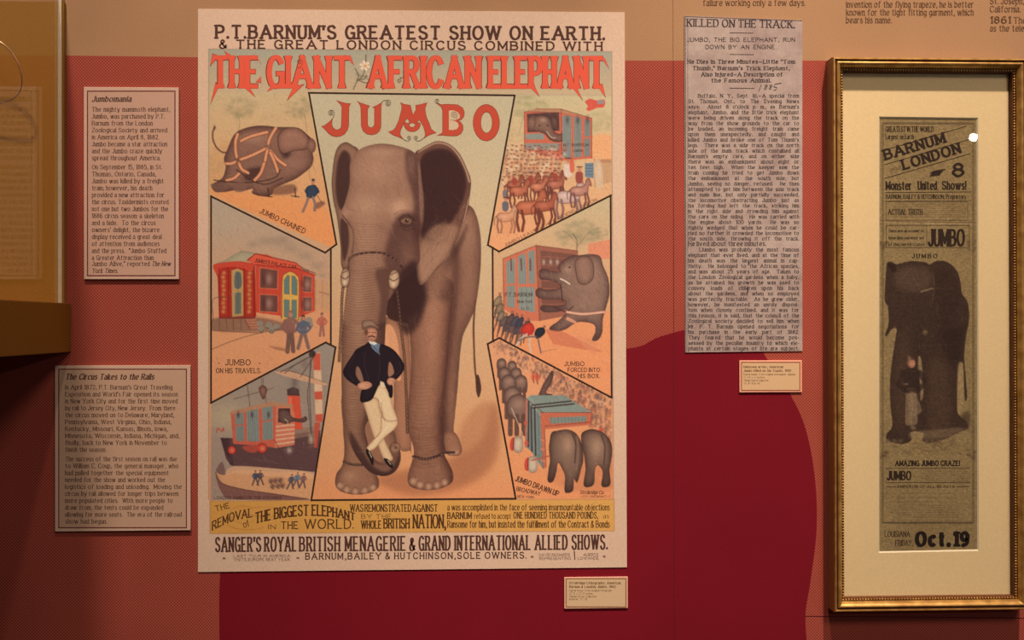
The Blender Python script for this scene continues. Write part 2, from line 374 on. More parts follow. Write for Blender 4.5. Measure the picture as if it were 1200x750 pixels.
def rotate_about(cx, cy, deg):
    a = math.radians(deg); c, s = math.cos(a), math.sin(a)
    return lambda q: np.stack([cx + (q[:, 0] - cx) * c + (q[:, 1] - cy) * s, cy - (q[:, 0] - cx) * s + (q[:, 1] - cy) * c], -1)
# ================================================================ the wall and its printed mural
wp = P(np.array([600.0]), np.array([375.0]))[0]
tan_mat = weave_mat('tan_mural_print', alb((158, 110, 72)), alb((188, 136, 97)), 0.0036, .55, grain=.08)
WV, WF = box_vf((-2.6, 0.0, 0.0), (3.0, 0.12, 3.4))
wall = mesh_obj('wall_back', WV, WF, tan_mat); tag(wall, 'gallery wall covered with a tan and red printed mural', None, None, 'structure')
floor_m = grain_mat('dark_carpet', (.06, .03, .025), .95, .3, 300)
fl = box_obj('floor', (-2.6, -3.5, -.05), (3.0, 0.0, 0.0), floor_m); tag(fl, 'dark carpeted gallery floor', None, None, 'structure')
red_mat = weave_mat('woven_red_mural_print', alb((136, 42, 36)), alb((186, 90, 66)), 0.0036, .9, grain=.10, big=.07)
deep_mat = weave_mat('deep_red_mural_print', alb((112, 4, 20)), alb((132, 18, 32)), 0.0036, .5, grain=.08)
def flat(name, pts, mat, parent, h, closed_smooth=False):
    ink = Ink(); ink.face(pts); return ink.build(name, mat, parent, h)
yl = [(-900, 62), (75, 65), (232, 67), (745, 71), (985, 71), (2600, 78)]
flat('red_mural_print', yl + [(2600, 1500), (-900, 1500)], red_mat, wall, .00015)
sil = smooth([(257, 760), (258, 672), (270, 560), (330, 430), (470, 360), (600, 380), (690, 408), (745, 407), (775, 394), (830, 383), (880, 398), (905, 430), (926, 462), (944, 502), (955, 560), (957, 620), (950, 680), (944, 720), (946, 760)])
flat('elephant_silhouette_print', list(map(tuple, sil)) + [(960, 900), (975, 1300), (240, 1300)], deep_mat, wall, .0003)
seam = grain_mat('mural_seam', alb((146, 98, 66)), .9)
sk = Ink()
sk.ribbon([(788, -200), (789, 70)], .7)
sk.build('mural_seam', seam, wall, .0005)
seam2 = grain_mat('mural_seam_dark', alb((92, 18, 26)), .9); sk = Ink()
sk.ribbon([(789, 71), (791, 1400)], .6); sk.ribbon([(944, 722), (1500, 727)], .7);
sk.build('mural_seam', seam2, wall, .0006)
# vinyl lettering across the tan band
wl = ink_mat('brown_vinyl_lettering', (92, 58, 36)); t = Ink()
t.text('failure working only a few days.', 824, 944, 6.5, 7.2, bold=.85, serif=.55, slab=.3)
t.text('invention of the flying trapeze, he is better', 992, 1141, 8.5, 7.2, bold=.85, serif=.55, slab=.3)
t.text('known for the tight fitting garment, which', 992, 1141, 17.8, 7.2, bold=.85, serif=.55, slab=.3)
t.text('bears his name.', 992, 1045, 26.8, 7.2, bold=.85, serif=.55, slab=.3)
t.text('St. Joseph,', 1160.5, 1200, 4.5, 7.2, bold=.85, serif=.55, slab=.3)
t.text('California.', 1160.5, 1196, 14, 7.2, bold=.85, serif=.55, slab=.3)
t.text('1861', 1161, 1185, 27.2, 8, bold=1.5, serif=.7, slab=.4)
t.text('The', 1188, 1203, 27.2, 7.2, bold=.85, serif=.55, slab=.3)
t.text('as the telegraph', 1160.5, 1221, 36.5, 7.2, bold=.85, serif=.55, slab=.3)
tag(t.build('wall_lettering', wl, wall, .0005), 'dark brown serif lettering')

# ================================================================ text panels and small labels
def sign(name, x0, y0, x1, y1, label, seen, edge, ink_seen, border_seen, inset, bw, thick, lines, group=None):
    a = P(x0, y1, thick); b = P(x1, y0, thick)
    root = empty(name, (float(a[0] + b[0]) / 2, 0, float(a[2])), label, 'wall label' if thick < .004 else 'sign', group)
    m = grain_mat('panel_card', alb(seen), .75, .04, 500)
    box_obj('panel', (a[0], -thick, a[2]), (b[0], -.0006, b[2]), grain_mat('panel_edge_card', alb(edge), .7, .05, 500), root, bevel=.0006)
    f = Ink(); f.face([(x0 + inset, y0 + inset), (x1 - inset, y0 + inset), (x1 - inset, y1 - inset), (x0 + inset, y1 - inset)])
    f.build('panel_face', m, root, thick + .0001)
    f = Ink(); f.frame(x0 + inset, y0 + inset, x1 - inset, y1 - inset, bw); f.build('border_line', ink_mat('border_ink', border_seen), root, thick + .0002)
    t = Ink()
    for ln in lines:
        kw = dict(bold=1.05, serif=.6, slab=.35, nseg=3, space=3.6); kw.update(ln[5] if len(ln) > 5 else {})
        t.text(ln[0], ln[1], ln[2], ln[3], ln[4], **kw)
    t.build('lettering', ink_mat('panel_ink', ink_seen), root, thick + .0002)
    return root
L1 = ['The mighty mammoth elephant,', 'Jumbo, was purchased by P.T.', 'Barnum from the London', 'Zoological Society and arrived', 'in America on April 8, 1882.', 'Jumbo became a star attraction', 'and the Jumbo craze quickly', 'spread throughout America.']
R1 = [199.5, 193, 179, 196, 186.5, 196, 190, 188]
L2 = ['On September 15, 1885, in St.', 'Thomas, Ontario, Canada,', 'Jumbo was killed by a freight', 'train; however, his death', 'provided a new attraction for', 'the circus. Taxidermists created', 'not one but two Jumbos for the', '1886 circus season: a skeleton', 'and a hide.  To the circus', "owners' delight, the bizarre", 'display received a great deal', 'of attention from audiences', 'and the press.  "Jumbo Stuffed', 'a Greater Attraction than']
R2 = [190, 183, 192, 178.5, 192.5, 197.5, 197, 192, 182.5, 187, 189.5, 187, 195, 180]
ls = [('Jumbomania', 108, 154, 119.2, 6.6, dict(bold=1.5, it=.22, serif=.5))]
for i, (s_, r_) in enumerate(zip(L1, R1)): ls.append((s_, 108, r_, 130.7 + i * 8.13, 5.3))
for i, (s_, r_) in enumerate(zip(L2, R2)): ls.append((s_, 108, r_, 198.3 + i * 8.17, 5.3))
ls.append(('Jumbo Alive," reported', 108, 175.5, 311.6, 5.3)); ls.append(('The New', 178, 200, 311.6, 5.3, dict(it=.22)))
ls.append(('York Times.', 108, 138, 319.8, 5.3, dict(it=.22)))
sign('text_panel', 98.2, 102.5, 209.3, 327.3, 'tall narrow tan text panel with a thin brown border, beside the clear display case', (204, 152, 124), (214, 164, 136), (74, 42, 32), (112, 46, 40), 4.3, 1.3, .005, ls)
L3 = ["In April 1872, P.T. Barnum's Great Traveling", "Exposition and World's Fair opened its season", 'in New York City and for the first time moved', 'by rail to Jersey City, New Jersey.  From there', 'the circus moved on to Delaware, Maryland,', 'Pennsylvania, West Virginia, Ohio, Indiana,', 'Kentucky, Missouri, Kansas, Illinois, Iowa,', 'Minnesota, Wisconsin, Indiana, Michigan, and,', 'finally, back to New York in November to', 'finish the season.']
R3 = [202, 208.5, 208, 205.5, 204, 201, 196.5, 210.5, 195.5, 124.5]
L4 = ['The success of the first season on rail was due', 'to William C. Coup, the general manager, who', 'had pulled together the special equipment', 'needed for the show and worked out the', 'logistics of loading and unloading.  Moving the', 'circus by rail allowed for longer trips between', 'more populated cities.  With more people to', 'draw from, the tents could be expanded', 'allowing for more seats.  The era of the railroad', 'show had begun.']
R4 = [207.5, 209, 198, 193.5, 213, 209, 202.5, 191.5, 213, 125.5]
ls = [('The Circus Takes to the Rails', 77, 180.5, 444.8, 6.8, dict(bold=1.5, it=.22, serif=.5))]
for i, (s_, r_) in enumerate(zip(L3, R3)): ls.append((s_, 76.7, r_, 456.3 + i * 8.12, 5.2))
for i, (s_, r_) in enumerate(zip(L4, R4)): ls.append((s_, 76.7, r_, 540.3 + i * 8.13, 5.2))
sign('text_panel', 64.3, 428, 223, 623, 'wide tan text panel with a thin brown border, hanging below the display case', (200, 152, 120), (212, 166, 136), (82, 48, 34), (112, 42, 34), 4.6, 1.2, .005, ls)
kw0 = dict(bold=1.5, serif=.5); kw1 = dict(bold=.9, serif=.4)
sign('caption_label', 661.2, 675.8, 735.8, 713.5, 'small caption label with a brown border, just below the large colour poster', (216, 172, 128), (226, 160, 128), (110, 74, 44), (140, 96, 54), 2.4, 1.0, .003,
     [('Strobridge Lithography, American', 667, 727.5, 684.4, 2.8, kw0), ('Barnum & London: Jumbo, 1882', 667, 721.5, 688.8, 2.8, dict(bold=1.5, serif=.5, it=.2)), ('Digital image from original lithograph', 667, 717, 693, 2.2, kw1),
      ('37 1/2 x 27 1/2 inches', 667, 694.5, 696.6, 2.2, kw1), ('Tibbals Circus Collection', 667, 699, 700, 2.2, kw1), ('Number TC 19', 667, 688, 703.2, 2.2, kw1)])
sign('caption_label', 866.5, 422.2, 939.8, 460, 'small caption label with a brown border, below the lower right corner of the newspaper clipping', (218, 168, 120), (238, 160, 124), (104, 66, 44), (150, 70, 44), 2.5, 1.0, .003,
     [('Unknown artist, American', 871.5, 918, 431.2, 2.7, kw0), ('Jumbo Killed on the Tracks, 1885', 871.5, 927, 435.6, 2.7, dict(bold=1.5, serif=.5, it=.2)), ('Digital image from original newspaper clipping', 871.5, 932, 439.6, 2.1, kw1),
      ('17 3/4 x 4 inches', 871.5, 896, 443.2, 2.1, kw1), ('Tibbals Digital Collection', 871.5, 900.5, 446.8, 2.1, kw1), ('TC 87 Box 46', 871.5, 890.5, 450.2, 2.1, kw1)])

# ================================================================ newspaper clipping
nx = [(802, 18.5), (940.3, 23.8), (940.3, 411.3), (803, 413)]
np_root = empty('newspaper_clipping', tuple(P(871, 412).tolist()), 'long narrow enlarged newspaper column in black print on greyish paper', 'newspaper')
def newsprint():
    m, nt, b = new_mat('newsprint'); L = nt.links; tc = add(nt, 'ShaderNodeTexCoord')
    n1 = add(nt, 'ShaderNodeTexNoise'); n1.inputs['Scale'].default_value = 14; n1.inputs['Detail'].default_value = 6; n1.inputs['Roughness'].default_value = .7
    n2 = add(nt, 'ShaderNodeTexNoise'); n2.inputs['Scale'].default_value = 450; n2.inputs['Detail'].default_value = 3
    L.new(tc.outputs['Object'], n1.inputs[0]); L.new(tc.outputs['Object'], n2.inputs[0])
    cr = add(nt, 'ShaderNodeValToRGB'); L.new(n1.outputs['Fac'], cr.inputs[0])
    cr.color_ramp.elements[0].position = .3; cr.color_ramp.elements[0].color = (*[float(v) for v in alb((154, 122, 110))], 1)
    cr.color_ramp.elements[1].position = .72; cr.color_ramp.elements[1].color = (*[float(v) for v in alb((192, 162, 142))], 1)
    r = add(nt, 'ShaderNodeMapRange'); r.inputs['From Min'].default_value = .25; r.inputs['From Max'].default_value = .75; r.inputs['To Min'].default_value = .84; r.inputs['To Max'].default_value = 1.14; L.new(n2.outputs['Fac'], r.inputs[0])
    vm = add(nt, 'ShaderNodeVectorMath', operation='SCALE'); L.new(cr.outputs[0], vm.inputs[0]); L.new(r.outputs[0], vm.inputs['Scale'])
    L.new(vm.outputs[0], b.inputs['Base Color']); b.inputs['Roughness'].default_value = .8; b.inputs['Specular IOR Level'].default_value = .2
    return m
def sheet_vf(c, th):
    f = [P(x, y, th) for x, y in c]; bk = [P(x, y, .0007) for x, y in c]
    return np.array(f + bk), [(3, 2, 1, 0), (4, 5, 6, 7), (0, 1, 5, 4), (1, 2, 6, 5), (2, 3, 7, 6), (3, 0, 4, 7)]
V_, F_ = sheet_vf(nx, .002); mesh_obj('sheet', V_, F_, newsprint(), np_root)
nk = Ink(); S_ = .0138
def ny(y, x): return y
def nl(s_, y, h=5.3, **k):
    d = dict(bold=1.05, serif=.75, slab=.5, fit='just', nseg=2, space=2.2); d.update(k); nk.text(s_, d.pop('x0', 807), d.pop('x1', 936.5), y, h, **d)
nl('KILLED ON THE TRACK.', 31.9, 9.0, bold=1.25, fit='stretch', x0=805.5, x1=932, serif=1.0, slab=.35, thin=.3, warp=rotate_about(870, 30, -.9))
nl('JUMBO, THE BIG ELEPHANT, RUN', 48.8, 4.8, bold=1.0, serif=0, x0=805.5, x1=932, space=5, thin=.8, fit='stretch')
nl('DOWN BY AN ENGINE.', 57.3, 4.8, bold=1.0, serif=0, x0=827, x1=909.5, space=5, thin=.8, fit='stretch')
hk = dict(bold=1.6, serif=.9, slab=.7, h=4.6, fit='stretch', space=4)
nl('He Dies in Three Minutes_Little "Tom', 74.3, x0=806, x1=932, **hk); nl('Thumb," Barnum\'s Trick Elephant,', 82, x0=812, x1=926, **hk)
nl('Also Injured_A Description of', 89.3, x0=822, x1=917.5, **hk); nl('the Famous Animal.', 96.3, x0=834, x1=904, **hk)
for yy, a_, b_ in ((38.4, 855, 883), (63.6, 855, 883), (103.2, 855, 884)): nk.ribbon([(a_, yy), (b_, yy + .3)], .6)
NEWS = ["   Buffalo, N. Y., Sept. 16,_A special from", 'St. Thomas, Ont., to The Evening News', "says:  About 8 o'clock p. m., as Barnum's", 'elephant, Jumbo, and the little trick elephant', 'were being driven along the track on the',
 'way from the show grounds to the car to', 'be loaded, an incoming freight train came', 'upon them unexpectedly, and caught and', "killed Jumbo and broke one of Tom Thumb's", 'legs.  There was a side track on the north', 'side of the main track which contained all', "Barnum's empty cars, and on either side", 'there was an embankment about eight or', 'ten feet high.  When the keeper saw the', 'train coming he tried to get Jumbo down', 'the embankment at the south side, but', 'Jumbo, seeing no danger, refused.  He then', 'attempted to get him between the side track', 'and main line, but only partially succeeded,', 'the locomotive obstructing Jumbo just as', 'his forning had left the track, striking him', 'in the right side and crowding him against', 'the cars on the siding.  He was carried with', 'the engine about 100 yards.  He was so', 'tightly wedged that when he could be car-', 'ried no further it crowded the locomotive to', 'the south side, throwing it off the track.', 'He lived about three minutes.',
 '   [Jumbo was probably the most famous', 'elephant that ever lived, and at the time of', 'his death was the largest animal in cap-', 'tivity.  He belonged to the African species,', 'and was about 25 years of age.  Taken to', 'the London Zoological gardens when a baby,', 'as he attained his growth he was used to', 'convey loads of children upon his back', 'about the gardens, and when so employed', 'was perfectly tractable.  As he grew older,', 'however, he manifested an unruly disposi-', 'tion when closely confined, and it was for', 'this reason, it is said, that the council of the', 'Zoological society decided to sell him when', 'Mr. P. T. Barnum opened negotiations for', 'his purchase in the early part of 1882.', 'They feared that he would become pos-', 'sessed by the peculiar insanity to which ele-', 'phants at certain stages of life are subject.']
y0n, y1n = 114.2, 410.3
for i, s_ in enumerate(NEWS):
    y = y0n + (y1n - y0n) * i / (len(NEWS) - 1)
    if i == 27: nl(s_, y, x1=898, fit='stretch', bold=1.15)
    else: nl(s_, y, h=4.3, bold=1.2)
nk.build('lettering', ink_mat('news_ink', (66, 50, 46), var=.3, scale=260), np_root, .0023)
hw = Ink()
hw.line([(892, 99.5), (889.5, 106.5)], .7)
for ox in (896.5, 902):
    hw.line([(ox + 2, 99.2), (ox, 100.4), (ox + 2, 102.3), (ox + 1, 104.6), (ox - .8, 103.6), (ox + 1, 102), (ox + 3, 100.5), (ox + 2, 99.2)], .6, sm=True)
hw.line([(908, 98.6), (907, 101.6), (910, 102.3), (909.4, 105), (906.5, 105.8)], .7, sm=True); hw.line([(908, 98.6), (915.5, 97.3)], .7)
hw.line([(806, 410), (806, 24)], .35)
for a_, b_ in ((877, 307.5), (876, 339.5)): hw.line([(a_, b_ - 2), (a_ + .4, b_ + 2.5)], 1.4)
hw.build('pencil_marks', ink_mat('pencil', (74, 62, 58)), np_root, .0024)
er = Ink(); er.line([(803, 19), (804, 412)], .8); er.line([(803, 19.3), (940, 24.4)], .7); er.build('torn_edge_line', ink_mat('dark_edge', (92, 70, 70)), np_root, .0022)

# ================================================================ framed handbill
HL = .035
fx0, fy0, fx1, fy1 = 978, 68, 1205, 718
A_ = P(fx0, fy1, HL); B_ = P(fx1, fy0, HL)
X0, Z0, X1, Z1 = A_[0], A_[2], B_[0], B_[2]
fr = empty('picture_frame', ((X0 + X1) / 2, 0, float(Z0)), 'tall gilt picture frame with beaded inner edge and cream mat around an old printed handbill', 'picture frame')
def gold_mat():
    m, nt, b = new_mat('gilt_moulding'); L = nt.links; tc = add(nt, 'ShaderNodeTexCoord')
    n = add(nt, 'ShaderNodeTexNoise'); n.inputs['Scale'].default_value = 60; n.inputs['Detail'].default_value = 8; L.new(tc.outputs['Object'], n.inputs[0])
    cr = add(nt, 'ShaderNodeValToRGB'); L.new(n.outputs['Fac'], cr.inputs[0])
    cr.color_ramp.elements[0].position = .32; cr.color_ramp.elements[0].color = (.34, .20, .055, 1)
    cr.color_ramp.elements[1].position = .68; cr.color_ramp.elements[1].color = (.62, .42, .14, 1)
    L.new(cr.outputs[0], b.inputs['Base Color']); b.inputs['Metallic'].default_value = .55; b.inputs['Roughness'].default_value = .38
    bp = add(nt, 'ShaderNodeBump'); bp.inputs['Strength'].default_value = .15; bp.inputs['Distance'].default_value = .001; L.new(n.outputs['Fac'], bp.inputs['Height']); L.new(bp.outputs[0], b.inputs['Normal'])
    return m
gold = gold_mat()
side_m = grain_mat('olive_painted_side', (.36, .235, .10), .6, .1, 300)
def sweep(name, prof, mat, parent):
    """profile (inward px, height mm) carried round the frame with mitred corners"""
    V, F = [], []; n = len(prof)
    for a, h in prof:
        o = a * PX; V += [(X0 + o, -h / 1000, Z0 + o), (X1 - o, -h / 1000, Z0 + o), (X1 - o, -h / 1000, Z1 - o), (X0 + o, -h / 1000, Z1 - o)]
    for i in range(n - 1):
        for j in range(4): F.append((4 * i + j, 4 * i + (j + 1) % 4, 4 * i + 4 + (j + 1) % 4, 4 * i + 4 + j))
    return mesh_obj(name, V, F, mat, parent)
sweep('frame_side', [(0, 0), (0, 29.5), (.25, 31)], side_m, fr)
sweep('moulding', [(.25, 31), (.7, 33.8), (1.4, 35), (2.4, 35), (2.9, 33.6)], gold, fr)
sweep('dark_groove', [(2.9, 33.6), (3.3, 31.4), (4.4, 31.2), (4.9, 32.6)], grain_mat('dark_brown_groove', (.085, .03, .012), .6, .1, 300), fr)  # darker brown down in the groove
sweep('inner_moulding', [(4.9, 32.6), (5.5, 34), (6.6, 34.6), (7.8, 34), (9.2, 32), (10.4, 29), (11.2, 25.5), (11.4, 22)], gold, fr)
sweep('bead_ledge', [(11.4, 22), (14.6, 22), (14.8, 21), (14.8, 6)], grain_mat('dark_brown_ledge', (.12, .045, .015), .6, .1, 300), fr)  # darker brown ledge under the beads
bm = bmesh.new(); r = 1.28 * PX; pitch = 3.3 * PX; c_ = 13.0 * PX
def bead(x, z):
    bmesh.ops.create_icosphere(bm, subdivisions=1, radius=r, matrix=Matrix.Translation((x - fr.location.x, -.0235, z - fr.location.z)))
nz = int((Z1 - Z0 - 2 * c_) / pitch); nxx = int((X1 - X0 - 2 * c_) / pitch)
for i in range(nz + 1):
    z = Z0 + c_ + (Z1 - Z0 - 2 * c_) * i / nz; bead(X0 + c_, z); bead(X1 - c_, z)
for i in range(1, nxx):
    x = X0 + c_ + (X1 - X0 - 2 * c_) * i / nxx; bead(x, Z0 + c_); bead(x, Z1 - c_)
for f_ in bm.faces: f_.smooth = True
me = bpy.data.meshes.new('bead_row'); bm.to_mesh(me); bm.free(); me.materials.append(gold)
bo = link(bpy.data.objects.new('bead_row', me), fr); tag(bo, 'fine row of gilt beads', kind='stuff')
# mat board with a bevelled window
MH = .010
mi = [P(1030, 136.5, MH), P(1146.3, 138, MH), P(1147, 645.6, MH), P(1029.8, 648, MH)]
o_ = 14.6 * PX
mo = [(X0 + o_, -MH, Z1 - o_), (X1 - o_, -MH, Z1 - o_), (X1 - o_, -MH, Z0 + o_), (X0 + o_, -MH, Z0 + o_)]
V_ = [tuple(v) for v in mo] + [tuple(v) for v in mi]
F_ = [(4 + j, 4 + (j + 1) % 4, (j + 1) % 4, j) for j in range(4)]
mesh_obj('mat_board', V_, F_, grain_mat('cream_mat_board', alb((238, 196, 140)), .85, .05, 350, spec=.15), fr)
cc = np.mean(mi, 0); be = [v + (cc - v) * np.array([.022, 0, .006]) + np.array([0, .0022, 0]) for v in mi]
mesh_obj('mat_bevel', [tuple(v) for v in mi] + [tuple(v) for v in be], [(4 + j, 4 + (j + 1) % 4, (j + 1) % 4, j) for j in range(4)], grain_mat('white_bevel_core', alb((236, 206, 164)), .8, .03), fr)
V_, F_ = box_vf((X0 + o_, -.0135, Z0 + o_), (X1 - o_, -.0115, Z1 - o_)); mesh_obj('glass', V_, F_, clear_mat('picture_glass', 1.5), fr)
# the lamp whose reflection shows as the bright spot in the picture glass: a ceiling lamp across the room
g_ = P(1141, 161, .0135); d_ = np.array(g_) - np.array([0, -CAM_D, CAM_Z]); d_ /= np.linalg.norm(d_); d_[1] *= -1
lp = np.array(g_) + d_ * 4.6
lamp_area('far_ceiling_lamp', tuple(lp), tuple(g_), 4.0, .042, (1, .95, .9), spread=120)

# ================================================================ clear display case on its wooden base
case_mat = grain_mat('brown_fabric_base', (.21, .10, .008), .9, .2, 500, big=.06, bump=.3)
board_mat = grain_mat('golden_brown_backing', (.34, .185, .028), .9, .14, 450, big=.05, bump=.2)
cx = float(P(84, 412)[0]); zt = float(P(84, 355.5)[2]); zb = float(P(84, 412.5)[2])
cs = empty('display_case', (cx - .4, 0, zb), 'clear acrylic display case on a thick brown base, cut off by the left side', 'display case')
box_obj('base', (cx - .85, -.42, zb), (cx, -.0012, zt), case_mat, cs, bevel=.0015)
bx = float(P(77.5, 300)[0]); ztop = float(P(77, 4)[2]) + .0
box_obj('back_board', (cx - .85 + .01, -.009, zt), (bx, -.0012, ztop), board_mat, cs)
sx = float(P(72, 300, .012)[0]); th = .0055
clear = clear_mat('clear_acrylic', 1.27, (.97, .97, .95))
box_obj('side_panel', (sx - th, -.40, zt), (sx, -.0125, ztop + .02), clear, cs)
box_obj('front_panel', (cx - .84, -.4055, zt), (sx, -.4002, ztop + .02), clear, cs)
box_obj('top_panel', (cx - .84, -.4055, ztop + .0205), (sx, -.009, ztop + .026), clear, cs)
box_obj('side_panel_edge', (sx - th, -.0122, zt), (sx, -.0092, ztop + .02), grain_mat('painted_edge_glow', (.92, .92, .84), .35, .06, 120), cs)  # pale colour stands in for light gathered in the clear acrylic's edge
sc_ = P(67, 362.5, .03); bm = bmesh.new()
bmesh.ops.create_uvsphere(bm, u_segments=16, v_segments=8, radius=.0022)
bmesh.ops.scale(bm, vec=(.5, 1, 1), verts=bm.verts)
me = bpy.data.meshes.new('screw'); bm.to_mesh(me); bm.free(); me.materials.append(grain_mat('screw_steel', (.7, .68, .62), .25, .05, 200, metallic=1))
so = link(bpy.data.objects.new('screw', me), cs); tag(so, 'small round steel screw head'); so.location = (cx - cs.location.x + .0004, -.055, zt - .0115)
# wire hoop inside
hc = P(-8, 88, .05); cu = bpy.data.curves.new('hoop_path', 'CURVE'); cu.dimensions = '3D'; cu.bevel_depth = .0013; cu.bevel_resolution = 3
sp = cu.splines.new('NURBS'); N = 24; sp.points.add(N - 1); sp.use_cyclic_u = True
for i in range(N):
    a = 2 * math.pi * i / N; rx, rz = .0475, .0485
    sp.points[i].co = (rx * math.cos(a), -.012 * math.sin(a * 1.0 + .4), rz * math.sin(a) - .006 * math.cos(2 * a), 1)
ho = link(bpy.data.objects.new('wire_hoop', cu)); cu.materials.append(grain_mat('copper_wire', (.55, .40, .30), .3, .1, 200, metallic=.8))
ho.location = (float(hc[0]), -.05, float(hc[2]))
dg = bpy.context.evaluated_depsgraph_get(); me = bpy.data.meshes.new_from_object(ho.evaluated_get(dg)); bpy.data.objects.remove(ho)
hr = empty('wire_hoop', (float(hc[0]), 0, float(hc[2]) - .048), 'thin bent copper wire hoop hanging inside the clear display case', 'wire hoop')
ho = link(bpy.data.objects.new('hoop', me), hr); ho.location = (0, -.05, .048)
bm = bmesh.new(); bmesh.ops.create_cone(bm, cap_ends=True, segments=12, radius1=.0015, radius2=.0015, depth=.056)
me = bpy.data.meshes.new('peg'); bm.to_mesh(me); bm.free(); me.materials.append(bpy.data.materials['screw_steel'])
po = link(bpy.data.objects.new('peg', me), hr); po.rotation_euler = (math.pi / 2, 0, 0); po.location = (-.012, -.035, .048 + .0475)
